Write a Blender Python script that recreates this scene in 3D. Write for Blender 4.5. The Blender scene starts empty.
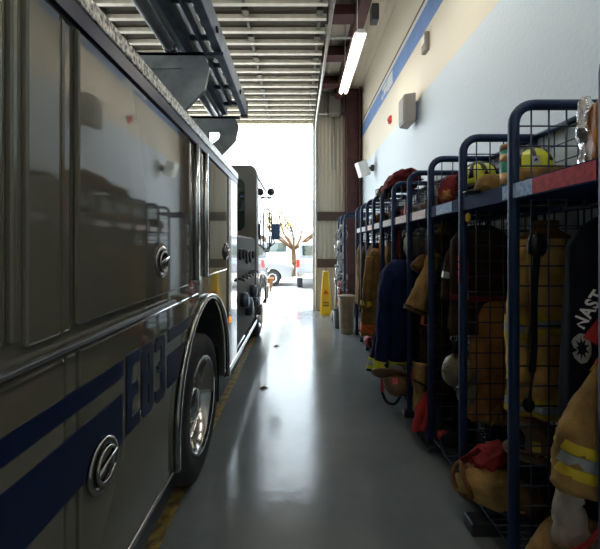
import bpy, math, random
from mathutils import Vector, Matrix, Euler, noise
from mathutils.bvhtree import BVHTree
PI = math.pi
sc = bpy.context.scene
COL = sc.collection
R = random.Random(7)

# ------------------------------------------------------------------ materials
def mat(name, col, rough=.6, metal=0., nscale=0., namt=.0, bump=0., bscale=60., coat=0., spec=.5, emit=None, trans=0., stretch=None, col2=None, detail=4.):
    m = bpy.data.materials.new(name); m.use_nodes = True
    nt = m.node_tree; N = nt.nodes; L = nt.links
    b = N['Principled BSDF']
    b.inputs['Base Color'].default_value = (*col, 1)
    b.inputs['Roughness'].default_value = rough
    b.inputs['Metallic'].default_value = metal
    b.inputs['Specular IOR Level'].default_value = .15 if rough >= .8 and spec == .5 else spec
    b.inputs['Coat Weight'].default_value = coat
    b.inputs['Coat Roughness'].default_value = .03
    if trans: b.inputs['Transmission Weight'].default_value = trans
    if emit:
        b.inputs['Emission Color'].default_value = (*emit[0], 1); b.inputs['Emission Strength'].default_value = emit[1]
    if nscale or bump:
        tc = N.new('ShaderNodeTexCoord'); mp = N.new('ShaderNodeMapping')
        L.new(tc.outputs['Object'], mp.inputs['Vector'])
        if stretch: mp.inputs['Scale'].default_value = stretch
    if nscale:
        n = N.new('ShaderNodeTexNoise'); n.inputs['Scale'].default_value = nscale; n.inputs['Detail'].default_value = detail
        L.new(mp.outputs[0], n.inputs['Vector'])
        r = N.new('ShaderNodeValToRGB')
        c2 = col2 or tuple(max(0, c * (1 - namt)) for c in col)
        c1 = col if col2 else tuple(min(1, c * (1 + namt * .6)) for c in col)
        r.color_ramp.elements[0].position = .35; r.color_ramp.elements[1].position = .65
        r.color_ramp.elements[0].color = (*c2, 1); r.color_ramp.elements[1].color = (*c1, 1)
        L.new(n.outputs['Fac'], r.inputs['Fac']); L.new(r.outputs['Color'], b.inputs['Base Color'])
    if bump:
        n2 = N.new('ShaderNodeTexNoise'); n2.inputs['Scale'].default_value = bscale; n2.inputs['Detail'].default_value = 3
        L.new(mp.outputs[0], n2.inputs['Vector'])
        bp = N.new('ShaderNodeBump'); bp.inputs['Strength'].default_value = bump; bp.inputs['Distance'].default_value = .01
        L.new(n2.outputs['Fac'], bp.inputs['Height']); L.new(bp.outputs['Normal'], b.inputs['Normal'])
    return m

def wave_mat(name, col, axis, period, rough=.5, strength=.6, metal=0.):
    m = mat(name, col, rough, metal)
    nt = m.node_tree; N = nt.nodes; L = nt.links
    tc = N.new('ShaderNodeTexCoord'); w = N.new('ShaderNodeTexWave')
    w.bands_direction = axis; w.inputs['Scale'].default_value = 1 / period * .314 ; w.inputs['Distortion'].default_value = 0
    L.new(tc.outputs['Object'], w.inputs['Vector'])
    bp = N.new('ShaderNodeBump'); bp.inputs['Strength'].default_value = strength; bp.inputs['Distance'].default_value = .02
    L.new(w.outputs['Fac'], bp.inputs['Height']); L.new(bp.outputs['Normal'], N['Principled BSDF'].inputs['Normal'])
    return m

M = dict(
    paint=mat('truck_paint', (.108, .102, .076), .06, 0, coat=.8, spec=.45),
    paint_dark=mat('truck_paint_inner', (.05, .05, .05), .4),
    navy=mat('navy_decal', (.004, .011, .042), .3, spec=.25),
    chrome=mat('chrome', (.34, .33, .31), .14, 1),
    steel=mat('polished_steel', (.62, .63, .63), .2, 1, nscale=30, namt=.15),
    alu=mat('brushed_aluminium', (.36, .37, .38), .35, 1, nscale=12, namt=.2, stretch=(20, 1, 20)),
    alu_dark=mat('weathered_aluminium', (.13, .165, .22), .45, .8, nscale=9, namt=.3),
    diamond=mat('diamond_plate', (.42, .41, .38), .3, .9, nscale=55, namt=.75, bump=.8, bscale=55, detail=1),
    rubber=mat('tire_rubber', (.016, .016, .018), .72, nscale=25, namt=.3),
    black=mat('black_plastic', (.012, .012, .014), .4),
    blackrough=mat('black_webbing', (.012, .013, .016), .85, bump=.3, bscale=150),
    glass=mat('dark_glass', (.02, .035, .03), .04, coat=1.),
    amber=mat('amber_lens', (.85, .25, .03), .2, emit=((1, .3, .03), .8)),
    red=mat('red_lens', (.7, .03, .02), .25),
    blue=mat('rack_blue', (0.0078, 0.026, 0.08125), .45, nscale=14, namt=.25, spec=.35),
    wire=mat('rack_wire', (.012, .022, .05), .45),
    platered=mat('plate_red', (.50, .07, .08), .65, spec=.15, nscale=40, namt=.25),
    plateblue=mat('plate_blue', (.22, .36, .60), .65, spec=.15, nscale=60, namt=.4, col2=(.5, .6, .75)),
    platepink=mat('plate_pink', (.85, .55, .55), .65, spec=.15, nscale=45, namt=.4, col2=(.9, .85, .82)),
    platewhite=mat('plate_white', (.7, .66, .64), .65, spec=.15),
    tan=mat('tan_turnout', (0.228, 0.132, 0.045), .9, nscale=9, namt=.35, bump=.5, bscale=45),
    tan2=mat('worn_tan_turnout', (0.3, 0.18, 0.06), .9, nscale=7, namt=.4, bump=.5, bscale=40),
    brown=mat('brown_turnout', (0.132, 0.06, 0.021), .9, nscale=8, namt=.4, bump=.5, bscale=40),
    darkbrown=mat('dark_brown_turnout', (0.0525, 0.0315, 0.0175), .9, nscale=8, namt=.4, bump=.4, bscale=40),
    navyfab=mat('navy_fabric', (.007, .014, .062), .8, nscale=6, namt=.35, bump=.5, bscale=30),
    blackfab=mat('black_fabric', (.006, .0065, .011), .8, nscale=7, namt=.3, bump=.4, bscale=35),
    maroon_fab=mat('maroon_fabric', (0.182, 0.0245, 0.028), .85, nscale=8, namt=.4, bump=.5, bscale=35),
    redfab=mat('red_fabric', (0.33, 0.012, 0.0108), .65, nscale=8, namt=.35, bump=.3, bscale=40),
    redshiny=mat('red_wrapper', (.62, .10, .08), .25, nscale=30, namt=.4),
    whitefab=mat('offwhite_fabric', (0.33, 0.288, 0.228), .85, nscale=9, namt=.3, bump=.3, bscale=40),
    lime=mat('lime_reflective', (0.544, 0.576, 0.024), .5, nscale=20, namt=.15),
    yellow=mat('yellow_reflective', (0.6, 0.435, 0.0225), .5, nscale=20, namt=.2),
    silver=mat('silver_reflective', (0.364, 0.385, 0.392), .35, .3, nscale=40, namt=.15),
    orange=mat('orange_reflective', (0.63, 0.112, 0.014), .5, nscale=20, namt=.15),
    foil=mat('silver_foil', (.78, .78, .82), .16, 1, bump=.9, bscale=22),
    goldbag=mat('gold_wrapper', (.50, .17, .02), .3, nscale=7, namt=.5, col2=(.13, .05, .01), bump=.6, bscale=18),
    can=mat('green_can', (.02, .22, .13), .3, nscale=16, namt=.4, col2=(.1, .42, .32)),
    canlabel=mat('can_label', (.75, .45, .2), .4, nscale=30, namt=.5),
    lid=mat('can_lid', (.35, .17, .08), .4),
    helmet_lime=mat('helmet_lime', (.62, .66, .03), .3, coat=.4),
    helmet_white=mat('helmet_ivory', (.20, .17, .10), .35, nscale=10, namt=.3),
    helmet_black=mat('helmet_black', (.018, .016, .015), .35),
    helmet_brown=mat('helmet_brown', (.16, .085, .04), .5, nscale=12, namt=.4),
    helmet_red=mat('helmet_red', (.45, .05, .03), .35, nscale=12, namt=.3),
    yellowsign=mat('yellow_sign', (.85, .52, .015), .4),
    signmark=mat('sign_dark_print', (.22, .12, .02), .5),
    signred=mat('sign_red_print', (.75, .10, .02), .5),
    bin=mat('tan_bin', (.34, .28, .19), .6, nscale=5, namt=.25),
    white=mat('white_enamel', (.80, .80, .77), .35),
    fixture=mat('fixture_white', (.9, .88, .82), .4),
    tube=mat('lamp_tube', (.95, .95, .9), .4, emit=((1, .96, .88), 19)),
    speaker=mat('beige_grey_casing', (.29, .27, .24), .55),
    greybox=mat('dark_casing', (.06, .065, .075), .5),
    maroon=mat('red_oxide_steel', (.105, .035, .03), .6, nscale=5, namt=.3),
    girt=mat('brown_girt', (.10, .06, .045), .6),
    galv=mat('galvanised', (.60, .60, .58), .4, .6, nscale=15, namt=.15),
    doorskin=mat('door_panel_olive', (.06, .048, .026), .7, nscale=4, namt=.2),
    doorrib=mat('door_rib_steel', (.80, .74, .62), .45, .1, nscale=8, namt=.12),
    hinge=mat('door_hinge_dark', (.06, .055, .04), .5, .4),
    hosegrey=mat('grey_hose', (.34, .35, .35), .55, nscale=10, namt=.3),
    rust=mat('rust_turnout', (.42, .19, .065), .9, nscale=8, namt=.35, bump=.5, bscale=45),
    shelfblue=mat('shelf_blue', (.010, .028, .085), .7, nscale=14, namt=.25, spec=.08),
    tanbright=mat('bright_tan_turnout', (.66, .38, .11), .9, nscale=8, namt=.35, bump=.5, bscale=45),
    cab=mat('cab_paint', (.15, .145, .13), .35, spec=.4),
    armgrey=mat('arm_grey', (.26, .28, .29), .5, .3, nscale=9, namt=.25),
    mirror_refl=mat('mirror_painted_reflection', (.12, .22, .40), .4),  # blue reflection in the mirror, painted as flat colour on glass and casing
    pumpblack=mat('pump_panel_black', (.06, .06, .055), .6, spec=.25),
)

# ------------------------------------------------------------------ mesh builder
class MB:
    def __init__(s): s.v = []; s.f = []; s.sm = []
    def add(s, vs, fs, smooth=False):
        o = len(s.v); s.v += [tuple(p) for p in vs]
        for f in fs: s.f.append([i + o for i in f]); s.sm.append(smooth)
        return s
    def box(s, x0, x1, y0, y1, z0, z1):
        x0, x1 = min(x0, x1), max(x0, x1); y0, y1 = min(y0, y1), max(y0, y1); z0, z1 = min(z0, z1), max(z0, z1)
        v = [(x0, y0, z0), (x1, y0, z0), (x1, y1, z0), (x0, y1, z0), (x0, y0, z1), (x1, y0, z1), (x1, y1, z1), (x0, y1, z1)]
        return s.add(v, [(0, 3, 2, 1), (4, 5, 6, 7), (0, 1, 5, 4), (1, 2, 6, 5), (2, 3, 7, 6), (3, 0, 4, 7)])
    def prism(s, poly, axis, a0, a1):
        n = len(poly)
        def P(p, a):
            return (a, p[0], p[1]) if axis == 'X' else (p[0], a, p[1]) if axis == 'Y' else (p[0], p[1], a)
        area = sum(poly[i][0] * poly[(i + 1) % n][1] - poly[(i + 1) % n][0] * poly[i][1] for i in range(n))
        if area < 0: poly = poly[::-1]
        a0, a1 = min(a0, a1), max(a0, a1)
        if axis == 'Y': a0, a1 = a1, a0
        v = [P(p, a0) for p in poly] + [P(p, a1) for p in poly]
        f = [tuple(range(n - 1, -1, -1)), tuple(range(n, 2 * n))] + [(i, (i + 1) % n, n + (i + 1) % n, n + i) for i in range(n)]
        return s.add(v, f)
    def tube(s, pts, r, n=8, closed=False, flat=1., wob=0., seed=0, up=None, cap=True):
        P = [Vector(p) for p in pts]; m = len(P)
        rr = r if isinstance(r, (list, tuple)) else [r] * m
        rings = []; prev = None
        for i in range(m):
            if closed: t = P[(i + 1) % m] - P[i - 1]
            else: t = P[min(i + 1, m - 1)] - P[max(i - 1, 0)]
            t.normalize()
            if prev is None:
                a = Vector(up) if up else (Vector((0, 0, 1)) if abs(t.z) < .9 else Vector((0, 1, 0)))
                u = a - t * a.dot(t)
            else: u = prev - t * prev.dot(t)
            u.normalize(); prev = u; w = t.cross(u)
            ring = []
            for k in range(n):
                a = 2 * PI * k / n
                q = rr[i] * (1 + (wob * noise.noise(Vector((math.cos(a) * 1.6 + seed, math.sin(a) * 1.6, i * .45 + seed * 3))) if wob else 0))
                ring.append(P[i] + u * (math.cos(a) * q * flat) + w * (math.sin(a) * q))
            rings.append(ring)
        v = [p for g in rings for p in g]; f = []
        for i in range(m if closed else m - 1):
            j = (i + 1) % m
            for k in range(n):
                l = (k + 1) % n
                f.append((i * n + k, i * n + l, j * n + l, j * n + k))
        if cap and not closed:
            f.append(tuple(range(n - 1, -1, -1))); f.append(tuple((m - 1) * n + k for k in range(n)))
        return s.add(v, f, True)
    def lathe(s, prof, c=(0, 0, 0), axis='Z', n=24, sx=1., sy=1., cap=True):
        v = []; m = len(prof)
        for (r, h) in prof:
            for k in range(n):
                a = 2 * PI * k / n; x = r * math.cos(a) * sx; y = r * math.sin(a) * sy
                if axis == 'Z': p = (x, y, h)
                elif axis == 'X': p = (h, x, y)
                else: p = (y, h, x)
                v.append((p[0] + c[0], p[1] + c[1], p[2] + c[2]))
        f = [(i * n + k, i * n + (k + 1) % n, (i + 1) * n + (k + 1) % n, (i + 1) * n + k) for i in range(m - 1) for k in range(n)]
        if cap and prof[0][0] > 1e-4: f.append(tuple(range(n - 1, -1, -1)))
        if cap and prof[-1][0] > 1e-4: f.append(tuple((m - 1) * n + k for k in range(n)))
        return s.add(v, f, True)
    def surf(s, fn, nu, nv, wrap=False):
        v = [fn(i / nu, j / nv) for i in range(nu + 1) for j in range(nv if wrap else nv + 1)]
        w = nv if wrap else nv + 1; f = []
        for i in range(nu):
            for j in range(nv):
                k = (j + 1) % w
                f.append((i * w + j, i * w + k, (i + 1) * w + k, (i + 1) * w + j))
        return s.add(v, f, True)
    def blob(s, c, r, p=2.6, amp=.12, freq=3., seed=0, rot=None, nu=18, nv=28, floor=None):
        def fn(u, v):
            th = PI * u; ph = 2 * PI * v
            d = Vector((math.sin(th) * math.cos(ph), math.sin(th) * math.sin(ph), math.cos(th)))
            k = (abs(d.x) ** p + abs(d.y) ** p + abs(d.z) ** p) ** (-1 / p)
            q = k * (1 + amp * noise.noise(d * freq + Vector((seed, seed * 2.1, 0))) + amp * .5 * noise.noise(d * freq * 2.7 + Vector((0, seed, seed))))
            w = Vector((d.x * q * r[0], d.y * q * r[1], d.z * q * r[2]))
            if rot: w = Euler(rot).to_matrix() @ w
            w += Vector(c)
            if floor is not None and w.z < floor: w.z = floor
            return w
        return s.surf(fn, nu, nv, True)

def smooth_path(pts, k=5):
    P = [Vector(p) for p in pts]; out = []
    for i in range(len(P) - 1):
        a, b, c, d = P[max(i - 1, 0)], P[i], P[i + 1], P[min(i + 2, len(P) - 1)]
        for j in range(k):
            t = j / k
            out.append(.5 * ((2 * b) + (c - a) * t + (2 * a - 5 * b + 4 * c - d) * t * t + (3 * b - a - 3 * c + d) * t ** 3))
    out.append(P[-1]); return out

WL = {}
def link(name, mb, m, loc=(0, 0, 0), parent=None, bevel=0., recalc=True):
    me = bpy.data.meshes.new(name); l = Vector(loc)
    me.from_pydata([(p[0] - l.x, p[1] - l.y, p[2] - l.z) for p in mb.v], [], mb.f)
    me.polygons.foreach_set('use_smooth', [bool(q) for q in mb.sm]); me.materials.append(m); me.update()
    if recalc:
        import bmesh
        bm = bmesh.new(); bm.from_mesh(me); bmesh.ops.recalc_face_normals(bm, faces=bm.faces); bm.to_mesh(me); bm.free()
    o = bpy.data.objects.new(name, me); COL.objects.link(o)
    if bevel:
        b = o.modifiers.new('bevel', 'BEVEL'); b.width = bevel; b.segments = 2; b.limit_method = 'ANGLE'; b.angle_limit = .6
    if parent: o.parent = parent; WL[o] = WL[parent]
    else: o.location = l; WL[o] = l
    return o
def tag(o, label, cat, group=None):
    o['label'] = label; o['category'] = cat
    if group: o['group'] = group
    return o
def thing(name, label, cat, loc=(0, 0, 0), group=None, rot=(0, 0, 0)):
    o = bpy.data.objects.new(name, None); COL.objects.link(o); o.location = loc; o.rotation_euler = rot
    o.empty_display_size = .1
    WL[o] = Vector(loc); return tag(o, label, cat, group)
def part(name, mb, m, parent, bevel=0., label=None, local=False):
    o = link(name, mb, m, (0, 0, 0) if local else WL[parent], parent, bevel)
    if label: o['label'] = label
    return o
def single(name, label, cat, mb, m, loc, group=None, bevel=0.):
    return tag(link(name, mb, m, loc, None, bevel), label, cat, group)
def struct(name, mb, m, bevel=0.):
    o = link(name, mb, m, (0, 0, 0), None, bevel); o['kind'] = 'structure'; return o

# ------------------------------------------------------------------ camera
cam = bpy.data.cameras.new('camera'); co = bpy.data.objects.new('camera', cam); COL.objects.link(co)
co.location = (0, 0, 1.65); co.rotation_euler = (PI / 2, 0, 0)
cam.sensor_width = 36; cam.lens = 36 * 350 / 600; cam.shift_x = 2 / 600; cam.shift_y = -28.5 / 600; cam.clip_start = .05; cam.clip_end = 400
sc.camera = co

# ------------------------------------------------------------------ room shell
def floor_mat():
    m = mat('polished_concrete', (.215, .235, .235), .26)
    nt = m.node_tree; N = nt.nodes; L = nt.links; b = N['Principled BSDF']
    tc = N.new('ShaderNodeTexCoord')
    n = N.new('ShaderNodeTexNoise'); n.inputs['Scale'].default_value = .9; n.inputs['Detail'].default_value = 9; n.inputs['Roughness'].default_value = .65
    L.new(tc.outputs['Object'], n.inputs['Vector'])
    r = N.new('ShaderNodeValToRGB'); r.color_ramp.elements[0].position = .3; r.color_ramp.elements[1].position = .72
    r.color_ramp.elements[0].color = (.115, .13, .135, 1); r.color_ramp.elements[1].color = (.185, .20, .20, 1)
    L.new(n.outputs['Fac'], r.inputs['Fac']); L.new(r.outputs['Color'], b.inputs['Base Color'])
    n2 = N.new('ShaderNodeTexNoise'); n2.inputs['Scale'].default_value = 2.5; n2.inputs['Detail'].default_value = 6
    L.new(tc.outputs['Object'], n2.inputs['Vector'])
    mr = N.new('ShaderNodeMapRange'); mr.inputs['To Min'].default_value = .10; mr.inputs['To Max'].default_value = .22
    L.new(n2.outputs['Fac'], mr.inputs['Value']); L.new(mr.outputs[0], b.inputs['Roughness'])
    n3 = N.new('ShaderNodeTexNoise'); n3.inputs['Scale'].default_value = 9; n3.inputs['Detail'].default_value = 4
    L.new(tc.outputs['Object'], n3.inputs['Vector'])
    bp = N.new('ShaderNodeBump'); bp.inputs['Strength'].default_value = .12; bp.inputs['Distance'].default_value = .01
    L.new(n3.outputs['Fac'], bp.inputs['Height']); L.new(bp.outputs['Normal'], b.inputs['Normal'])
    return m
XL, XR, YB, YF, ZC = -9.0, 1.6, -9.0, 9.0, 5.6
struct('floor', MB().box(XL, XR, YB, YF + .2, -.2, 0), floor_mat())
struct('trim_1', MB().box(-.84, -.76, YB, YF, .0, .002), mat('yellow_floor_line', (.25, .17, .03), .5, nscale=14, namt=.7))
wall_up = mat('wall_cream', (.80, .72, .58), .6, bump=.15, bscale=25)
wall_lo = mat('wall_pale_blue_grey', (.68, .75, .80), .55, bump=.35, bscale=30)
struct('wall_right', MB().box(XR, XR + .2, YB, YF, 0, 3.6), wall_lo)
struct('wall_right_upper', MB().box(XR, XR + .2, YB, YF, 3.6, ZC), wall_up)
struct('trim_2', MB().box(XR - .004, XR, YB, YF, 4.36, 4.66), mat('stripe_blue', (.20, .32, .60), .5, nscale=4, namt=.1))
struct('trim_3', MB().box(XR - .005, XR, YB, YF, 4.66, 4.73), M['white'])
struct('trim_4', MB().box(XR - .012, XR, YB, YF, 4.73, 4.76), mat('trim_brown', (.16, .10, .06), .6))
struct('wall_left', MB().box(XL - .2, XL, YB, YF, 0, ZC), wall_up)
struct('ceiling', MB().box(XL, XR, YB, YF, ZC, ZC + .15), wave_mat('roof_deck', (.62, .56, .46), 'X', .15, .5, .7))
DR = .46; DL = -3.42
corr = wave_mat('corrugated_cream', (.66, .60, .48), 'X', .10, .45, .7)
struct('wall_front', MB().box(DR, XR, YF, YF + .2, 0, ZC), corr)
struct('wall_front_lintel', MB().box(XL, DR, YF, YF + .2, 4.8, ZC), corr)
struct('wall_front_pier', MB().box(-4.6, DL, YF, YF + .2, 0, 4.8), corr)
struct('wall_front_end', MB().box(XL, -8.4, YF, YF + .2, 0, 4.8), corr)
struct('wall_back', MB().box(DR, XR, YB - .2, YB, 0, ZC), corr)
struct('wall_back_lintel', MB().box(XL, DR, YB - .2, YB, 4.8, ZC), corr)
struct('wall_back_pier', MB().box(-4.6, DL, YB - .2, YB, 0, 4.8), corr)
struct('wall_back_end', MB().box(XL, -8.4, YB - .2, YB, 0, 4.8), corr)
for i, z in enumerate((1.22, 2.42)):
    struct('trim_%d' % (5 + i), MB().box(DR + .02, 1.2, YF - .08, YF, z - .12, z + .1), M['girt'])
struct('trim_7', MB().box(DR - .08, DR + .03, YF - .06, YF, 0, 4.85), mat('jamb_steel', (.62, .60, .55), .4, .3))
struct('column', MB().box(1.2, 1.24, YF - .35, YF - .02, 0, ZC).box(1.51, 1.55, YF - .35, YF - .02, 0, ZC).box(1.24, 1.51, YF - .2, YF - .17, 0, ZC), M['maroon'])
struct('beam', MB().box(.93, 1.1, YB, YF - .05, 5.30, 5.34).box(1.0, 1.03, YB, YF - .05, 5.34, 5.56).box(.93, 1.1, YB, YF - .05, 5.56, ZC), M['maroon'])
for y in (3.2, 4.4, 5.6, 6.8, 8.0):
    struct('beam_joist', MB().box(-9, .93, y, y + .26, 5.36, 5.40).box(-9, .93, y + .12, y + .15, 5.4, ZC), M['maroon'])
single('conduit', 'thin pale pipe running under the roof deck beside the big door track', 'pipe', MB().tube([(.40, 6.1, 5.28), (.93, 6.1, 5.28)], .022), M['galv'], (.6, 6.1, 5.28))

# ------------------------------------------------------------------ overhead door, open under the roof
od = thing('overhead_door', 'open ribbed overhead door lying level under the roof above the truck', 'garage door', (-1.5, 6.6, 4.85))
for k in range(8):
    y0 = 4.2 + k * .6
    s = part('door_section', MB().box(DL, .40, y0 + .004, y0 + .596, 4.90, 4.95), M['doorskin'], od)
    rb = MB()
    for q in (.10, .40):
        yy = y0 + q
        rb.prism([(yy, 4.90), (yy + .015, 4.85), (yy + .075, 4.85), (yy + .09, 4.90)], 'X', DL, .40)
    part('rib', rb, M['doorrib'], s)
    for x in (-2.7, -.72, .30):
        part('hinge', MB().box(x - .045, x + .045, y0 - .06, y0 + .06, 4.84, 4.90).box(x - .02, x + .02, y0 + .2, y0 + .4, 4.85, 4.90), M['hinge'], s)
def track(x, lab):
    p = [(x, 3.9, 4.80), (x, 8.45, 4.80)] + [(x, 8.45 + .35 * math.sin(a), 4.80 - .35 + .35 * math.cos(a)) for a in (.4, .8, 1.2, PI / 2)] + [(x, 8.8, .05)]
    t = thing('door_track', lab, 'door track', (x, 8.8, 0))
    part('rail', MB().tube(p, .026, 8), M['galv'], t)
    for y in (5.0, 7.2): part('hanger', MB().box(x - .015, x + .015, y, y + .03, 4.82, ZC), M['galv'], t)
track(.455, 'pale steel track along the edge of the open door, bending down beside the yellow sign')

wp_ = MB()
for (a, b, c, d) in ((5.9, 6.25, 4.40, 4.62), (6.28, 6.5, 4.44, 4.55), (6.3, 6.62, 4.57, 4.63), (6.55, 6.68, 4.42, 4.5)): wp_.box(XR - .007, XR - .003, a, b, c, d)
struct('trim_8', wp_, M['white'])
# lamp, speaker and so on
def strip_light(x, y0, y1, z, lab, g=None):
    t = thing('strip_light', lab, 'light fixture', (x, (y0 + y1) / 2, z), g)
    part('housing', MB().prism([(x - .035, z + .05), (x - .08, z), (x + .08, z), (x + .035, z + .05)], 'Y', y0, y1), M['fixture'], t)
    for dx in (-.04, .04):
        part('tube', MB().tube([(x + dx, y0 + .03, z - .018), (x + dx, y1 - .03, z - .018)], .016), M['tube'], t)
    for y in (y0 + .25, y1 - .25): part('hanger', MB().tube([(x, y, z + .05), (x, y, ZC)], .006), M['galv'], t)
strip_light(.78, 4.35, 6.05, 4.3, 'white hanging strip light above the aisle near the roof beam')
t = thing('wall_speaker', 'beige box speaker bracketed to the pale wall above the lockers', 'speaker', (1.6, 4.75, 3.47))
part('casing', MB().prism([(1.40, 4.62), (1.54, 4.56), (1.54, 4.92), (1.40, 4.86)], 'Z', 3.28, 3.66), M['speaker'], t, .015)
part('bracket', MB().box(1.54, 1.598, 4.70, 4.76, 3.36, 3.58), M['plateblue'], t)
part('grille', MB().box(1.392, 1.40, 4.64, 4.84, 3.31, 3.63), M['speaker'], t)
t = thing('emergency_light', 'small beige box fixed high up on the cream wall below the blue stripe', 'light', (1.6, 4.28, 4.14))
part('casing', MB().box(1.545, 1.6, 4.26, 4.39, 4.04, 4.27), M['speaker'], t, .01)
part('lamp_panel', MB().box(1.540, 1.546, 4.28, 4.37, 4.14, 4.24), M['fixture'], t)
t = thing('alarm_strobe', 'tiny red alarm strobe on the wall beyond the beige speaker', 'alarm', (1.6, 6.02, 3.82))
part('base', MB().box(1.56, 1.6, 5.97, 6.07, 3.76, 3.88), M['red'], t, .006)
part('lens', MB().box(1.545, 1.56, 5.99, 6.05, 3.80, 3.85), M['redshiny'], t)
t = thing('flood_light', 'white flood light tilted down on a dark arm above the far lockers', 'flood light', (1.6, 7.4, 3.3))
part('mount', MB().lathe([(.07, 1.598), (.07, 1.55), (.04, 1.53)], (0, 7.4, 3.3), 'X', 14).tube([(1.55, 7.4, 3.3), (1.44, 7.38, 3.28)], .03), M['greybox'], t)
hd = MB().box(-.11, .11, -.09, .09, -.16, .16)
Rm = Euler((0, -.35, .3)).to_matrix(); hd.v = [tuple(Rm @ Vector(p) + Vector((1.36, 7.36, 3.27))) for p in hd.v]
part('lamp_head', hd, M['white'], t, .02)
t = thing('door_opener', 'grey door opener motor on the corrugated wall beside the big door', 'door opener', (.95, 8.9, 5.1))
part('motor_box', MB().box(.78, 1.06, 8.7, 8.98, 4.95, 5.4), M['speaker'], t, .02)
part('shaft', MB().tube([(.46, 8.86, 5.0), (1.15, 8.86, 5.0)], .03), M['galv'], t)
part('sprocket', MB().lathe([(.08, .7), (.08, .74)], (0, 8.86, 5.0), 'X', 16), M['galv'], t)
part('conduit', MB().tube([(.92, 8.95, 4.95), (.92, 8.95, 3.6)], .02), M['galv'], t)
single('dark_wall_box', 'small dark box under the roof beside the red oxide beam', 'electrical box', MB().box(1.11, 1.22, 5.25, 5.42, 5.06, 5.30), M['greybox'], (1.16, 5.3, 5.1), bevel=.01)

# ------------------------------------------------------------------ fire engine
XT = -.66
fe = thing('fire_engine', 'white and navy fire engine parked along the aisle with large E83 on its side', 'fire engine', (-1.9, 3.2, 0))
AC, AR, AZ = 2.55, .66, .60
def arch(cy, cz, r, z0, n=20):
    return [(cy - r, z0), (cy - r, cz)] + [(cy - r * math.cos(PI * i / n), cz + r * math.sin(PI * i / n)) for i in range(1, n)] + [(cy + r, cz), (cy + r, z0)]
body = [(-1.6, .46)] + arch(AC, AZ, AR, .46) + [(3.79, .46), (3.79, 2.376), (-1.6, 2.376)]
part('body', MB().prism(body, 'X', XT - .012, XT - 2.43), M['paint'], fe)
def panel(name, y0, y1, z0, z1, m='paint', x=XT, b=.012, par=None, th=.014):
    return part(name, MB().box(x - th - .006, x, y0, y1, z0, z1), M[m], par or fe, b)
panel('post_panel', .30, .79, 1.42, 2.30)
panel('post_panel', .803, .832, 1.42, 2.30)
panel('compartment_door', .850, .978, 1.40, 2.30)
big = panel('compartment_door', 1.042, 2.09, 1.412, 2.30, x=XT + .006)
panel('post_panel', .990, 1.030, 1.40, 2.30, x=XT - .006)
dc = panel('compartment_door', 2.60, 3.26, 1.43, 2.30, x=XT + .002)
for y in (2.27, 2.49):
    part('door_moulding', MB().tube([(XT, y, 1.43), (XT, y, 2.31)], .022, 10), M['steel'], fe)
panel('post_panel', 2.30, 2.46, 1.43, 2.30, x=XT - .004)
panel('corner_post', 3.33, 3.788, .47, 2.33, x=XT, b=.02)
la = panel('lower_door', -.6, .995, .47, 1.335)
panel('post_panel', 1.002, 1.056, .47, 1.335, x=XT - .004)
lower = [(1.063, .47), (1.84, .47), (1.84, .60)] + [(AC - .71 * math.cos(a), .60 + .71 * math.sin(a)) for a in (.25, .5, .75, 1.0, 1.25)] + [(2.34, 1.335), (1.063, 1.335)]
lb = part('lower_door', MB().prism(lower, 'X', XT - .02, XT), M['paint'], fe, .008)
part('navy_band', MB().box(XT - .01, XT + .006, -1.6, 3.78, 2.312, 2.37), M['navy'], fe)  # dark navy band between the door tops and the top trim
part('diamond_plate_trim', MB().box(XT - .3, XT + .012, -1.6, 3.8, 2.372, 2.43), M['diamond'], fe, .004)
part('rub_rail', MB().box(XT, XT + .022, -1.6, 1.84, 1.354, 1.369), M['alu'], fe, .004)
part('sill_trim', MB().box(XT - .03, XT + .008, 3.25, 5.6, .43, .485).box(XT - .03, XT + .002, -1.0, 1.86, .44, .468), M['steel'], fe, .004)
xd = XT + .0035
def decal(name, poly): return part(name, MB().prism(poly, 'X', XT - .004, xd), M['navy'], fe)
decal('thin_stripe', [(-.6, 1.158), (1.312, 1.158), (1.312, 1.222), (-.6, 1.222)])
decal('thick_stripe', [(-.6, .92), (1.312, .92), (1.312, 1.098), (-.6, 1.098)])
decal('thin_stripe', [(1.775, 1.158), (2.14, 1.158), (2.25, 1.222), (1.79, 1.222)])
decal('thick_stripe', [(1.765, .93), (1.915, .93), (2.05, 1.098), (1.765, 1.098)])
# lettering E83
lt = MB()
def rect(y0, y1, z0, z1): lt.box(XT - .004, xd + .001, y0, y1, z0, z1)
def octa(y0, y1, z0, z1, c, w):   # chamfered ring
    o = [(y0 + c, z0), (y1 - c, z0), (y1, z0 + c), (y1, z1 - c), (y1 - c, z1), (y0 + c, z1), (y0, z1 - c), (y0, z0 + c)]
    d = c * .5
    i = [(y0 + w + d * .6, z0 + w), (y1 - w - d * .6, z0 + w), (y1 - w, z0 + w + d), (y1 - w, z1 - w - d), (y1 - w - d * .6, z1 - w), (y0 + w + d * .6, z1 - w), (y0 + w, z1 - w - d), (y0 + w, z0 + w + d)]
    return o, i
lt.prism([(1.342, .922), (1.452, .922), (1.452, .974), (1.386, .974), (1.386, 1.048), (1.436, 1.048), (1.436, 1.10), (1.386, 1.10), (1.386, 1.176), (1.452, 1.176), (1.452, 1.228), (1.342, 1.228)], 'X', XT - .004, xd + .001)
def ring(o, i, skip=(), dx=0.):
    for k in range(8):
        if k in skip: continue
        l = (k + 1) % 8
        lt.prism([o[k], o[l], i[l], i[k]], 'X', XT - .004, xd + .001 + dx)
o, i = octa(1.474, 1.585, 1.055, 1.224, .022, .043); ring(o, i)
o, i = octa(1.474, 1.585, .918, 1.092, .022, .043); ring(o, i, (), .0006)
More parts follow.
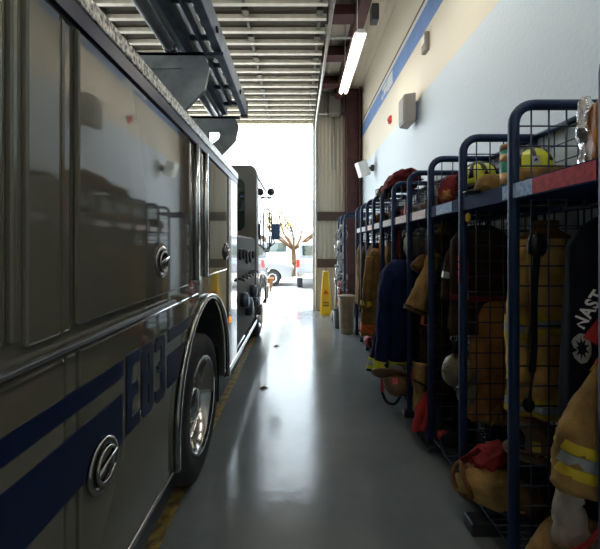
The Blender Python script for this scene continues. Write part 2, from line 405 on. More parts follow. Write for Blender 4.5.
o, i = octa(1.615, 1.728, 1.055, 1.220, .022, .043); ring(o, i, (6, 7))
lt.prism([(1.615, 1.158), (1.655, 1.158), (1.655, 1.177), (1.637, 1.198), (1.615, 1.198)], 'X', XT - .004, xd + .0018)
lt.prism([(1.615, .977), (1.655, .977), (1.655, .958), (1.637, .937), (1.615, .937)], 'X', XT - .004, xd + .0018)
o, i = octa(1.615, 1.728, .915, 1.090, .022, .043); ring(o, i, (5, 6), .0006)
part('fleet_number', lt, M['navy'], fe)
def latch(y, z, r=.095, par=None):
    x = XT + .006
    p = part('door_latch', MB().lathe([(r, x - .002), (r, x + .008), (r * .86, x + .012), (r * .76, x + .006), (r * .6, x - .004), (0.0005, x - .006)], (0, y, z), 'X', 28), M['chrome'], par or fe)
    d = [(x + .014, y + r * .62 * math.cos(a), z + r * .62 * math.sin(a)) for a in [PI * .15 + i * PI * 1.7 / 14 for i in range(15)]]
    part('d_ring', MB().tube(d, r * .09, 8).tube([(x + .014, y - r * .6, z - r * .1), (x + .016, y + r * .6, z + r * .25)], r * .12, 8), M['chrome'], p)
latch(1.172, .918, .088, par=lb); latch(1.674, 1.575, .075, par=big); latch(3.18, 1.60, .075, par=dc); 
# chrome fender and well
for s, xx in ((1, XT), (-1, XT - 2.442)):
    fp = [(xx + s * .012, y, z) for y, z in arch(AC, AZ, AR + .02, .45, 26)]
    part('fender_trim', MB().tube(fp, .021, 10), M['chrome'], fe)
wl = MB(); a1 = arch(AC, AZ, AR - .004, .47, 20)
for k in range(len(a1) - 1): wl.add([(XT - .03, *a1[k]), (XT - .03, *a1[k + 1]), (XT - 2.41, *a1[k + 1]), (XT - 2.41, *a1[k])], [(0, 1, 2, 3)])
part('wheel_well', wl, M['paint_dark'], fe)
def wheel(y, xo, s, par=fe):
    R0 = .5; w = .28
    tr = MB().lathe([(.335, xo - s * .01), (.36, xo + s * .004), (.42, xo + s * .008), (.47, xo - s * .005), (.494, xo - s * .03), (.5, xo - s * .06), (.5, xo - s * (w - .06)), (.47, xo - s * w), (.34, xo - s * w)], (0, y, R0), 'X', 48, cap=False)
    p = part('wheel', tr, M['rubber'], par)
    part('rim', MB().lathe([(.340, xo - s * .012), (.335, xo + s * .004), (.318, xo + s * .002), (.30, xo - s * .02), (.285, xo - s * .09), (.272, xo - s * .13), (.22, xo - s * .15), (.15, xo - s * .14), (.12, xo - s * .10)], (0, y, R0), 'X', 48, cap=False), M['chrome'], p)
    part('hub', MB().lathe([(.13, xo - s * .14), (.12, xo - s * .06), (.09, xo - s * .04), (.0005, xo - s * .035)], (0, y, R0), 'X', 24), M['steel'], p)
    for k in range(10 if s > 0 else 0):
        a = k * PI / 5; ln = MB()
        ln.lathe([(.02, xo - s * .15), (.02, xo - s * .10), (.012, xo - s * .09)], (0, y + .18 * math.cos(a), R0 + .18 * math.sin(a)), 'X', 8)
        part('lug_nut', ln, M['chrome'], p)
for y in (2.56, 6.45):
    wheel(y, XT - .035, 1); wheel(y, XT - 2.42, -1)
    part('axle', MB().tube([(XT - .2, y, .5), (XT - 2.2, y, .5)], .08), M['paint_dark'], fe)
part('mud_flap', MB().box(XT - .35, XT - .05, 3.15, 3.17, .25, .75), M['black'], fe)
part('marker_light', MB().lathe([(.03, XT), (.03, XT + .012), (.02, XT + .02)], (0, 3.36, .945), 'X', 14), M['amber'], fe)
# pump house between body and cab
part('pump_house', MB().box(XT - .06, XT - 2.37, 3.79, 5.6, .46, 1.78), M['paint_dark'], fe)
pp = part('pump_panel', MB().box(XT - .06, XT - .02, 3.84, 5.55, .52, 1.76), M['pumpblack'], fe, .01)
for (y, z, r) in ((4.1, 1.55, .07), (4.35, 1.55, .07), (4.65, 1.5, .09), (4.95, 1.5, .09), (5.25, 1.52, .06)):
    g = part('gauge', MB().lathe([(r, XT - .025), (r, XT + .0), (r * .86, XT + .004), (r * .82, XT - .004), (.0005, XT - .004)], (0, y, z), 'X', 20), M['black'], pp)
for (y, z, r) in ((4.2, 1.0, .09), (4.6, .85, .12), (5.05, 1.0, .09), (5.3, .8, .07)):
    part('intake_cap', MB().lathe([(r, XT - .02), (r, XT + .05), (r * .7, XT + .07), (.0005, XT + .07)], (0, y, z), 'X', 18), M['alu_dark'], pp)
for k in range(6):
    part('valve_handle', MB().tube([(XT - .02, 4.0 + k * .26, 1.28), (XT + .05, 4.0 + k * .26, 1.26)], .018).tube([(XT + .05, 3.96 + k * .26, 1.26), (XT + .05, 4.04 + k * .26, 1.26)], .016), M['greybox'], pp)
# cab
cabp = []
for (cx, s) in ((XT - .13, 1), (XT - 2.31, -1)):
    for k in range(7):
        a = (PI / 2) * k / 6
        cabp.append((cx + s * .13 * (math.cos(a) if s > 0 else math.sin(a)), 2.82 + .13 * (math.sin(a) if s > 0 else math.cos(a))))
cabp = [(XT, 1.2)] + cabp + [(XT - 2.44, 1.2)]
cab = part('cab', MB().prism(cabp, 'Y', 5.6, 7.35), M['cab'], fe, .02)
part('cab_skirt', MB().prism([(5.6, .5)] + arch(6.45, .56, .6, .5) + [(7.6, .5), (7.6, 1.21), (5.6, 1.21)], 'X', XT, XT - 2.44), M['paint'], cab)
rw = [(-1.5 + .1 - .1 * math.cos(a), 2.62 + .1 * math.sin(a)) for a in (0, .5, 1.05, PI / 2)] + [(-.96 + .11 * math.sin(a), 2.62 + .11 * math.cos(a)) for a in (0, .5, 1.05, PI / 2)] + [(-.96 + .11 * math.cos(a), 2.0 - .11 * math.sin(a)) for a in (0, .5, 1.05, PI / 2)] + [(-1.4 - .1 * math.sin(a), 2.0 - .1 * math.cos(a)) for a in (0, .5, 1.05, PI / 2)]
part('rear_window', MB().prism(rw, 'Y', 5.59, 5.6), M['glass'], cab)
part('cab_door', MB().box(XT - .01, XT + .01, 5.75, 7.1, .62, 2.72), M['paint'], cab, .015)
part('side_window', MB().box(XT, XT + .014, 5.85, 6.35, 1.75, 2.6).box(XT, XT + .014, 6.45, 7.05, 1.75, 2.6), M['glass'], cab)
part('gutter', MB().box(XT, XT + .025, 5.62, 7.35, 2.76, 2.79), M['steel'], cab)
part('windscreen', MB().prism([(7.35, 1.6), (7.37, 1.6), (7.37, 2.7), (7.35, 2.7)], 'X', XT - .12, XT - 2.32), M['glass'], cab)
part('bumper', MB().box(XT + .02, XT - 2.46, 7.6, 7.95, .5, .8), M['steel'], cab, .03)
part('fender_trim', MB().tube([(XT + .01, y, z) for y, z in arch(6.45, .56, .6, .5, 16)], .025, 8), M['chrome'], cab)
part('grab_rail', MB().tube(smooth_path([(XT, 7.2, 1.55), (XT + .07, 7.2, 1.6), (XT + .07, 7.2, 2.35), (XT, 7.2, 2.4)]), .014), M['black'], cab)
mi = part('mirror', MB().box(XT + .13, XT + .30, 7.02, 7.09, 1.78, 2.10), M['mirror_refl'], cab, .02)
part('mirror_arm', MB().tube(smooth_path([(XT, 7.05, 2.6), (XT + .10, 7.05, 2.62), (XT + .12, 7.05, 2.3), (XT + .12, 7.05, 1.7), (XT, 7.05, 1.6)]), .012).tube([(XT + .12, 7.05, 1.85), (XT + .2, 7.05, 1.72), (XT, 7.05, 1.55)], .012), M['black'], mi)
part('mirror_glass', MB().box(XT + .145, XT + .285, 7.015, 7.02, 1.80, 2.08), M['mirror_refl'], mi)
sp = part('spot_light', MB().lathe([(.03, 6.90), (.07, 6.93), (.078, 6.99), (.07, 7.03), (.0005, 7.04)], (XT + .12, 0, 2.73), 'Y', 18), M['greybox'], cab)
part('spot_arm', MB().tube([(XT, 7.0, 2.62), (XT + .1, 7.0, 2.6), (XT + .12, 7.0, 2.68)], .014), M['black'], sp)
# rack arms that carry ladder and tubes
for y in (.55, 2.25, 3.36):
    po = [(-1.30, 2.43), (-.82, 2.43), (-.60, 2.66), (-.57, 2.80), (-.61, 2.895), (-1.05, 2.895), (-1.22, 2.7)]
    cx, cz = sum(q[0] for q in po) / 7, sum(q[1] for q in po) / 7
    inn = [(cx + (q[0] - cx) * (.5 if y < 3 else .42), cz + (q[1] - cz) * (.5 if y < 3 else .30)) for q in po]
    mb = MB()
    for k in range(7): mb.prism([po[k], po[(k + 1) % 7], inn[(k + 1) % 7], inn[k]], 'Y', y, y + .03)
    if y < 3: mb.prism(inn, 'Y', y + .008, y + .02)
    else: mb.box(cx - .04, cx + .03, y + .005, y + .025, 2.5, 2.88)
    p = part('rack_arm', mb, M['armgrey'], fe)
    part('arm_lip', MB().box(-1.05, -.56 if y > 3 else -.48, y, y + .03, 2.875, 2.897), M['alu_dark'], p)
    part('rack_foot', MB().box(-1.34, -.94, y - .06, y + .09, 2.43, 2.46), M['alu_dark'], p)
part('rack_beam', MB().box(-1.25, -1.15, .3, 3.6, 2.70, 2.76), M['alu_dark'], fe)

ld = thing('ladder', 'long aluminium ladder lying on rack arms above the fire engine edge', 'ladder', (-.6, 1.5, 2.9))
for (xa, xb) in ((-.545, -.49), (-.725, -.675)):
    part('rail', MB().box(xa, xb, -1.4, 3.35, 2.90, 3.04), M['alu_dark'], ld, .006)
for k in range(14):
    y = -1.2 + k * .34
    part('rung', MB().tube([(-.68, y, 2.96), (-.54, y, 2.96)], .018), M['alu_dark'], ld)
part('fly_rail', MB().box(-.625, -.605, -1.4, 3.2, 2.93, 3.03), M['alu_dark'], ld)
part('end_cap', MB().box(-.55, -.485, 3.35, 3.39, 2.89, 3.05), M['black'], ld)
for y in (1.2, 2.1, 2.95): part('bolt', MB().lathe([(.02, -.49), (.02, -.478), (.0005, -.475)], (0, y, 2.95), 'X', 10), M['black'], ld)
part('pulley', MB().tube([(-.645 , 2.4 + .05 * math.cos(a), 2.87 + .05 * math.sin(a)) for a in [i * PI / 6 for i in range(12)]], .008, 6, True), M['black'], ld)
def hard(x, z, y0, y1, r, m, lab):
    t = thing('hard_suction_tube', lab, 'tube', (x, y1, z), 'tubes on the truck rack')
    part('pipe', MB().tube([(x, y0, z), (x, y1, z)], r, 16), M[m], t)
    part('coupling', MB().lathe([(r * 1.02, y1 - .12), (r * 1.2, y1 - .11), (r * 1.2, y1), (r * .9, y1 + .02), (.001, y1 + .02)], (x, 0, z), 'Y', 16), M['steel'], t)
hard(-.752, 2.925, -1.2, 3.5, .022, 'alu', 'silver tube next to the ladder on the truck rack')
hard(-.825, 2.938, 2.62, 3.6, .036, 'alu', 'short silver tube reaching the foremost rack arm, ahead of the dull grey tube')
hard(-.83, 2.938, -1.2, 2.36, .038, 'hosegrey', 'dull grey tube on the truck rack ending at the middle rack arm')

# ------------------------------------------------------------------ gear lockers
XF, XK, ZT = 1.10, 1.575, 2.37
FY = [1.242, 1.786, 2.333, 2.895, 3.45, 4.02, 4.57, 5.07, 5.55, 6.03, 6.53]
def frame_path(y, xf=XF, xk=XK, zt=ZT, r=.10):
    p = [(xf, y, .03)] + [(xf, y, z) for z in (.8, 1.6)] + [(xf + r - r * math.cos(a), y, zt - r + r * math.sin(a)) for a in [PI / 2 * i / 6 for i in range(7)]]
    return p + [(xk, y, zt)]
def side_frame(t, y):
    p = part('side_frame', MB().tube(frame_path(y), .0265, 12), M['blue'], t)
    part('rear_post', MB().tube([(XK, y, .03), (XK, y, ZT)], .02, 8), M['blue'], p)
    w = MB()
    xs = [XF + .09 * k for k in range(1, 6)]; r = .0042
    for x in xs: w.tube([(x, y, .10), (x, y, ZT - .02)], r, 5)
    z = .12
    while z < ZT - .1:
        w.tube([(XF + .01, y, z), (XK, y, z)], r, 5); z += .102
    part('side_grid', w, M['wire'], p)
    part('foot', MB().box(XF - .035, XF + .035, y - .026, y + .026, 0, .04), M['black'], p, .005)
    part('foot', MB().box(XK - .03, XK + .02, y - .026, y + .026, 0, .04), M['black'], p, .005)
LOCK = [
 ('blue wire gear locker with long red name plate holding the black lettered jacket', [('platered', .16, .50), ('plateblue', .02, .16)]),
 ('blue wire gear locker holding the tan coat with yellow bands, green can on its shelf', [('plateblue', .46, .52)]),
 ('blue wire gear locker with pale blue name plate and ivory helmet hanging inside', [('plateblue', .14, .40)]),
 ('blue wire gear locker with tan sleeve and red black straps poking into the aisle', [('platepink', .12, .44)]),
 ('blue wire gear locker where the navy coat with lime hem hangs out', [('platepink', .12, .46)]),
 ('blue wire gear locker under the maroon cloth, pale plate on its shelf', [('platewhite', .1, .45)]),
 ('blue wire gear locker just beyond the maroon cloth with orange hemmed tan coat', [('platewhite', .1, .4)]),
 ('blue wire gear locker second beyond the maroon cloth', [('platepink', .1, .42)]),
 ('blue wire gear locker third beyond the maroon cloth', [('platewhite', .1, .4)]),
 ('end blue wire gear locker nearest the open door, beside the tan bin', [('platewhite', .1, .4)]),
]
for k, (lab, plates) in enumerate(LOCK):
    y0, y1 = FY[k], FY[k + 1]; ye = y1 - .0275
    t = thing('gear_locker', lab, 'locker', (1.34, (y0 + y1) / 2, 0), 'blue wire gear lockers along the wall')
    side_frame(t, y0)
    if k == len(LOCK) - 1: side_frame(t, y1)
    part('top_rail', MB().tube([(XK, y0, ZT), (XK, ye, ZT)], .02, 8), M['blue'], t)
    sh = part('shelf', MB().box(XF - .012, XF + .006, y0 + .027, y1 - .027, 1.885, 1.97).box(XF, XK, y0 + .012, y1 - .012, 1.885, 1.90), M['shelfblue'], t)
    for (m_, a, b) in plates:
        part('name_plate', MB().box(XF - .016, XF - .010, y1 - b * (y1 - y0) / .53, y1 - a * (y1 - y0) / .53, 1.892, 1.964), M[m_], sh)
    g = MB()
    nx = 5
    for q in range(1, nx + 1): g.tube([(XK, y0 + (y1 - y0) * q / (nx + 1), .1), (XK, y0 + (y1 - y0) * q / (nx + 1), ZT)], .004, 5)
    z = .12
    while z < ZT: g.tube([(XK, y0, z), (XK, ye, z)], .004, 5); z += .102
    part('back_grid', g, M['wire'], t)
    g = MB(); n = 12
    for q in range(n): g.tube([(XF, y0 + (y1 - y0) * (q + .5) / n, .095), (XK, y0 + (y1 - y0) * (q + .5) / n, .095)], .005, 5)
    for q in range(5): g.tube([(XF + .11 * q, y0, .088), (XF + .11 * q, ye, .088)], .006, 5)
    part('floor_grid', g, M['wire'], t)
    part('hook_rail', MB().tube([(1.34, y0, 1.84), (1.34, ye, 1.84)], .012, 8), M['blue'], t)
    if k == 1: part('skid', MB().box(.985, 1.2, 1.98, 2.08, .0, .075), M['black'], t, .008)
    if k == 3: part('skid', MB().box(1.02, 1.2, 3.36, 3.43, .0, .06), M['black'], t, .008)
    if k == 1:
        st = MB()
        for q in range(4): st.box(XF - .03, XF - .0265, 2.325, 2.34, 1.40 + q * .05, 1.436 + q * .05)
        part('sticker', st, M['platered'], t, label='red and white sticker strip')

# ---- gear pieces
def bandmix(mb_fn, t, spans, parent):
    for (a, b, m, nm) in spans: part(nm, mb_fn(a, b), M[m], parent)
def coat(lab, cx, cy, zt, zb, wx, wy, m, bands=(), sleeves=(), seed=1, group='coats hanging in the lockers', cat='coat', name='turnout_coat', rip=.10, tilt=(0, 0), collar=None, hook=True, smat=None):
    t = thing(name, lab, cat, (cx, cy, zb), group)
    def ring(z, sc_=1.):
        u = max(0, (zt - z) / (zt - zb))
        s = .38 + .62 * min(1, u / .13) ** .6 if u < .13 else 1 + .10 * u
        out = []
        for k in range(40):
            a = 2 * PI * k / 40
            q = s * sc_ * (1 + (rip * (.25 + u)) * (math.cos(7 * a + seed + 2.2 * math.sin(2.5 * u + seed)) * .6 + .8 * noise.noise(Vector((math.cos(a) * 2 + seed, math.sin(a) * 2, u * 2.2)))))
            ca, sa = math.cos(a), math.sin(a)
            out.append((cx + tilt[0] * u + wx * q * math.copysign(abs(ca) ** .75, ca), cy + tilt[1] * u + wy * q * math.copysign(abs(sa) ** .75, sa), z + (.012 * math.sin(3 * a + seed) if u > .97 else 0)))
        return out
    def lo(za, zb_, sc_=1., n=22, cap=True):
        mb = MB(); rs = [ring(za + (zb_ - za) * i / n, sc_) for i in range(n + 1)]
        v = [p for g in rs for p in g]
        f = [(i * 40 + k, i * 40 + (k + 1) % 40, (i + 1) * 40 + (k + 1) % 40, (i + 1) * 40 + k) for i in range(n) for k in range(40)]
        if cap: f += [tuple(range(39, -1, -1)), tuple(n * 40 + k for k in range(40))]
        return mb.add(v, f, True)
    b = part('coat_body', lo(zt, zb), M[m], t)
    for (za, zb_, bm_) in bands: part('reflective_band', lo(za, zb_, 1.022, 4), M[bm_], t)
    if collar: part('collar', lo(zt + .05, zt - .05, 1.10, 4), M[collar], t)
    if hook: part('hanging_loop', MB().tube([(cx, cy, zt - .01), (cx, cy, max(zt + .02, 1.83))], .006, 6), M['blackrough'], t)
    for (path, r0, r1, sb) in sleeves:
        P = smooth_path(path, 6); n = len(P)
        rr = [r0 + (r1 - r0) * i / (n - 1) for i in range(n)]
        s = part('sleeve', MB().tube(P, rr, 16, wob=.28, seed=seed), M[smat or m], t)
        for (fa, fb, bm_) in sb:
            ia, ib = int(fa * (n - 1)), max(int(fa * (n - 1)) + 1, int(fb * (n - 1)))
            part('cuff_band', MB().tube(P[ia:ib + 1], [q * 1.07 for q in rr[ia:ib + 1]], 16, wob=.28, seed=seed, cap=False), M[bm_], s)
    return t, b

def helmet(lab, loc, rot, m, s=1., trim='yellow', group='firefighter helmets', bm='', rm='', rw=.006):
    t = thing('fire_helmet', lab, 'helmet', loc, group, rot)
    prof = [(.0005, .155), (.05, .15), (.085, .13), (.107, .095), (.115, .05), (.118, .01), (.118, 0)]
    part('shell', MB().lathe([(r * s, z * s) for r, z in prof], (0, 0, 0), 'Z', 28, 1.15, .95), M[m], t, local=True)
    def brim(u, v):
        a = 2 * PI * v; back = max(0, -math.cos(a)) ** 2
        w = (.118 + u * (.035 + .085 * back)) * s
        return (w * math.cos(a) * 1.12, w * math.sin(a) * .98, (-.004 - .022 * u - .03 * u * back) * s)
    mb = MB().surf(brim, 3, 32, True)
    b = part('brim', mb, M[bm or m], t, local=True); so = b.modifiers.new('solid', 'SOLIDIFY'); so.thickness = .005 * s
    rg = MB()
    for a in (0, PI / 2, PI / 4, -PI / 4):
        rg.tube([(math.cos(a) * .119 * s * 1.14 * q, math.sin(a) * .119 * s * .95 * q, .158 * s * math.sqrt(max(0, 1 - q * q)) + .001) for q in [-.97 + i * .194 for i in range(11)]], rw * s, 6)
    part('ridges', rg, M[rm or m], t, local=True)
    part('front_shield', MB().prism([(-.045 * s, .02 * s), (.045 * s, .02 * s), (.05 * s, .1 * s), (0, .15 * s), (-.05 * s, .1 * s)], 'X', .133 * s, .141 * s), M['blackrough'] if m != 'helmet_black' else M['redfab'], t, local=True)
    for k in range(4):
        a = PI / 4 + k * PI / 2
        part('reflective_decal', MB().box(-.022 * s, .022 * s, -.004, .004, .02 * s, .075 * s), M[trim], t, local=True).matrix_local = Matrix.Translation((.132 * s * math.cos(a) * 1.0, .116 * s * math.sin(a), 0)) @ Matrix.Rotation(a + PI / 2, 4, 'Z')
    part('chin_strap', MB().tube(smooth_path([(.02, .108 * s, 0), (.04, .09 * s, -.09 * s), (.05, 0, -.14 * s), (.04, -.09 * s, -.09 * s), (.02, -.108 * s, 0)]), .006, 6), M['blackrough'], t, local=True)
    return t
def boot(lab, x, y, yaw, m='blackfab', h=.36, z0=.1, group='rubber fire boots'):
    t = thing('fire_boot', lab, 'boot', (x, y, z0), group, (0, 0, yaw))
    part('upper', MB().tube(smooth_path([(0, 0, h), (0, 0, h * .6), (0, 0, .14), (.01, 0, .07)]), [.075, .075, .074, .073, .072, .07, .07, .068, .065, .062, .06, .06, .06, .06, .06, .058][:16], 16).tube(smooth_path([(-.03, 0, .065), (.06, 0, .07), (.15, 0, .055), (.20, 0, .05)]), [.05, .055, .058, .058, .056, .055, .053, .052, .052, .051, .05, .049, .046, .042, .036, .02], 14), M[m], t, local=True)
    part('sole', MB().prism([(-.07, -.045), (.0, -.05), (.14, -.055), (.2, -.035), (.215, 0), (.2, .035), (.14, .055), (0, .05), (-.07, .045)], 'Z', 0, .028), M['rubber'], t, local=True)
    part('pull_loop', MB().tube(smooth_path([(0, .07, h - .02), (0, .075, h + .05), (0, .06, h + .06), (0, .065, h - .02)]), .008, 6), M['yellow'], t, local=True)
    return t
def bag(lab, c, r, m, name='gear_bag', cat='bag', amp=.16, seed=1, rot=None, strap=None, strapmat='blackrough', group=None, floor=None, p=2.6, extra=None):
    t = thing(name, lab, cat, (c[0], c[1], c[2] - r[2]), group)
    part('fabric', MB().blob(c, r, p, amp, 2.6, seed, rot, floor=floor), M[m], t)
    if strap:
        part('strap', MB().tube(smooth_path(strap, 8), .02, 8, flat=.22), M[strapmat], t)
    if extra:
        for (nm, mb, mm) in extra: part(nm, mb, M[mm], t)
    return t

# locker 0 ----------------------------------------------------------
t = thing('snack_bag', 'gold and red crinkled bag with silver foil end on the top shelf', 'bag', (1.36, 1.47, 1.90))
part('wrapper', MB().blob((1.39, 1.46, 2.115), (.165, .10, .205), 3., .14, 3, 4, (0, .06, .25)), M['goldbag'], t)
part('foil_end', MB().tube(smooth_path([(1.265, 1.535, 2.30), (1.255, 1.53, 2.2), (1.265, 1.53, 2.08), (1.255, 1.53, 1.97), (1.260, 1.53, 1.93)], 5), [.018, .026, .03, .034, .032, .03, .033, .038, .036, .032, .03, .028, .03, .03, .03, .028, .026, .024, .022, .02, .018], 12, flat=1.0, wob=.5, seed=4), M['foil'], t)
part('red_panel', MB().blob((1.40, 1.40, 2.11), (.10, .06, .10), 3., .12, 3, 5), M['redfab'], t)
single('folded_blanket', 'tan folded cloth flat on the shelf under the gold bag', 'cloth', MB().blob((1.33, 1.50, 1.935), (.2, .2, .032), 5, .12, 3, 3), M['tan2'], (1.33, 1.5, 1.90))
t, jb = coat('black jacket with white lettering and red patch hanging in the locker nearest us', 1.35, 1.47, 1.78, .80, .215, .075, 'blackfab', seed=3, rip=.07, name='lettered_jacket', cat='jacket', group=None)
dep = bpy.context.evaluated_depsgraph_get()
bvh = BVHTree.FromPolygons([tuple(v.co + WL[jb]) for v in jb.data.vertices], [tuple(p.vertices) for p in jb.data.polygons])
def project(mb_pts, faces):    # drop a flat drawing given in picture-like (u,v) metres onto the jacket front
    out = []
    for (u, v) in mb_pts:
        o = Vector((u, .9, v)); hit = bvh.ray_cast(o, Vector((0, 1, 0)))
        y = hit[0].y if hit[0] else 1.40
        out.append((u, y - .004, v))
    return MB().add(out, faces)
def text_mesh(s, size, ang, ox, oz):
    c = bpy.data.curves.new('txt', 'FONT'); c.body = s; c.size = size; c.offset = size * .03; c.space_character = 1.15; c.resolution_u = 3
    o = bpy.data.objects.new('txt', c); COL.objects.link(o)
    d = bpy.context.evaluated_depsgraph_get(); me = bpy.data.meshes.new_from_object(o.evaluated_get(d))
    ca, sa = math.cos(ang), math.sin(ang)
    pts = [(ox + v.co.x * ca - v.co.y * sa, oz + v.co.x * sa + v.co.y * ca) for v in me.vertices]
    fs = [tuple(p.vertices) for p in me.polygons]
    bpy.data.objects.remove(o); bpy.data.meshes.remove(me); return pts, fs
pts, fs = text_mesh('NAST', .060, 1.13, 1.155, 1.31)
part('lettering', project(pts, fs), M['platewhite'], t)
def dia(cx, cz, w, h, ang):
    ca, sa = math.cos(ang), math.sin(ang)
    g = [(i / 4 - .5, j / 4 - .5) for i in range(5) for j in range(5)]
    return project([(cx + w * a * ca - h * b * sa, cz + w * a * sa + h * b * ca) for a, b in g], [(i * 5 + j, i * 5 + j + 1, (i + 1) * 5 + j + 1, (i + 1) * 5 + j) for i in range(4) for j in range(4)])
part('red_patch', dia(1.225, 1.33, .16, .075, 1.05), M['redfab'], t)
pts = []; fs = []
for k in range(18):
    for rr in (.040, .052) if k % 2 else (.02, .05):
        a = 2 * PI * k / 18; pts.append((1.150 + rr * .6 * math.cos(a), 1.235 + rr * math.sin(a) * 1.2))
for k in range(18): fs.append((2 * k, 2 * k + 1, (2 * k + 3) % 36, (2 * k + 2) % 36))
part('round_emblem', project(pts, fs), M['speaker'], t)
coat('tan coat nearest us whose banded sleeve hangs into the aisle below the lettered jacket', 1.42, 1.325, 1.72, .62, .16, .045, 'tan2', seed=5, bands=((1.27, 1.22, 'yellow'), (1.22, 1.19, 'orange'), (1.19, 1.14, 'yellow')),
     sleeves=[([(1.36, 1.34, 1.50), (1.255, 1.345, 1.27), (1.165, 1.35, 1.08), (1.10, 1.36, .94), (1.078, 1.365, .71)], .036, .078, [(.28, .34, 'yellow'), (.34, .39, 'orange'), (.39, .45, 'yellow'), (.80, .845, 'yellow'), (.845, .89, 'silver'), (.89, .935, 'yellow')])])
t = bag('tan trousers bunched over boots with red suspender at the floor of the first locker', (1.25, 1.52, .245), (.20, .17, .17), 'tan', 'bunker_trousers', 'trousers', .22, 9, strap=[(1.05, 1.46, .20), (1.08, 1.42, .38), (1.16, 1.40, .46), (1.26, 1.42, .53), (1.36, 1.45, .50)], strapmat='redfab', group='bunker trousers')
part('liner', MB().tube(smooth_path([(1.20, 1.50, .30), (1.17, 1.50, .42), (1.155, 1.50, .55), (1.18, 1.5, .62)], 5), [.075, .073, .072, .07, .068, .066, .064, .062, .06, .056, .052, .05, .047, .044, .04, .03], 14, wob=.35, seed=2), M['whitefab'], t)
part('white_label', MB().blob((1.22, 1.40, .36), (.06, .05, .10), 3, .2, 3, 8, (.2, .5, 0)), M['whitefab'], t)
boot('black boot standing behind the tan trousers in the first locker', 1.40, 1.66, -2.9)
t = thing('radio_strap', 'black radio mic and strap hanging on the nearest grid', 'strap', (1.18, 1.74, 1.6))
part('mic_head', MB().blob((1.185, 1.735, 1.655), (.045, .03, .06), 2.5, .1, 3, 2), M['black'], t)
part('strap', MB().tube(smooth_path([(1.185, 1.735, 1.61), (1.178, 1.745, 1.4), (1.180, 1.75, 1.15), (1.172, 1.75, 1.02)], 5), .018, 8, flat=.3), M['blackrough'], t)
part('cord', MB().tube(smooth_path([(1.178, 1.75, 1.03), (1.165, 1.75, .95), (1.155, 1.75, .88)]), .006, 6).blob((1.153, 1.75, .855), (.028, .022, .035), 2, .1), M['blackrough'], t)
part('chrome_ring', MB().tube([(1.155, 1.72 , 1.655 + .055 * math.sin(a)) if False else (1.148 + .012 * math.cos(a), 1.722, 1.655 + .05 * math.sin(a)) for a in [PI * .55 + i * .2 for i in range(9)]], .005, 6), M['chrome'], t)

# locker 1 ----------------------------------------------------------
coat('tan coat with yellow and silver bands hanging behind the nearest grid', 1.36, 1.93, 1.74, .73, .165, .085, 'tanbright', seed=2, rip=.2,
     bands=((1.29, 1.255, 'yellow'), (1.255, 1.215, 'silver'), (1.215, 1.18, 'yellow'), (.84, .805, 'yellow'), (.805, .765, 'silver'), (.765, .735, 'yellow')),
     sleeves=[([(1.25, 1.92, 1.62), (1.20, 1.90, 1.40), (1.19, 1.90, 1.15), (1.20, 1.90, .92)], .05, .06, [(.52, .58, 'yellow'), (.58, .64, 'silver'), (.64, .70, 'yellow')]),
              ([(1.46, 1.90, 1.62), (1.50, 1.88, 1.40), (1.51, 1.88, 1.15), (1.50, 1.88, .95)], .05, .06, [(.52, .58, 'yellow'), (.58, .64, 'silver'), (.64, .70, 'yellow')])], collar='brown')
t = thing('air_mask', 'black face mask with hose hanging beside the tan coat with silver bands', 'mask', (1.5, 2.05, .9))
part('mask_cup', MB().blob((1.50, 1.85, 1.02), (.045, .035, .08), 2.3, .12, 3, 3), M['black'], t)
part('hose', MB().tube(smooth_path([(1.50, 1.85, .96), (1.51, 1.85, .82), (1.49, 1.86, .7)]), .02, 8), M['blackrough'], t)
helmet('brown helmet resting on boots under the tan coat with silver bands', (1.36, 2.02, .50), (.05, 0, 3.5), 'helmet_brown')
boot('black boot beneath the brown helmet, toe to the aisle', 1.36, 2.06, PI, h=.34)
boot('black boot beneath the brown helmet, toe to the grid', 1.42, 1.93, -2.6, h=.34)
t = bag('tan bunker trousers slumped out over the locker floor, yellowish end in the aisle', (1.20, 2.10, .20), (.215, .115, .105), 'tan2', 'bunker_trousers', 'trousers', .2, 6, (0, .12, -.12), group='bunker trousers')
part('waistband', MB().tube([(.99 + .02 * math.sin(a * 2), 2.12 + .10 * math.cos(a), .235 + .085 * math.sin(a)) for a in [i * PI / 8 for i in range(16)]], .014, 8, True), M['brown'], t)
part('legs', MB().tube(smooth_path([(1.25, 2.08, .2), (1.38, 2.0, .21), (1.52, 1.92, .2)]), [.10, .098, .096, .094, .092, .09, .088, .086, .084, .08, .07][:11], 14, wob=.4, seed=3), M['brown'], t)
bag('red suspenders heaped on the slumped tan trousers', (1.18, 2.17, .345), (.11, .08, .06), 'redfab', 'suspenders', 'suspenders', .35, 3, (0, -.45, 0), strap=[(1.10, 2.2, .30), (1.05, 2.24, .24), (1.03, 2.2, .30), (1.12, 2.15, .40)], strapmat='maroon_fab')
helmet('lime helmet on the shelf seen through the nearest grid', (1.43, 2.14, 2.10), (0, .1, 1.9), 'helmet_lime', .9, trim='silver', bm='helmet_black', rm='helmet_black', rw=.016)
single('tan_blanket', 'crumpled tan cloth along the shelf behind the nearest grid', 'cloth', MB().blob((1.37, 1.95, 1.985), (.21, .11, .095), 3, .25, 3, 7), M['tan2'], (1.38, 1.93, 1.9))
t = thing('snack_can', 'tall green can with brown lid on the shelf beside the nearest post', 'can', (1.185, 1.98, 1.90))
part('tube', MB().lathe([(.038, 1.90), (.038, 2.19)], (1.185, 1.98, 0), 'Z', 24), M['can'], t)
part('label_band', MB().lathe([(.0386, 2.125), (.0386, 2.165)], (1.185, 1.98, 0), 'Z', 24), M['canlabel'], t)
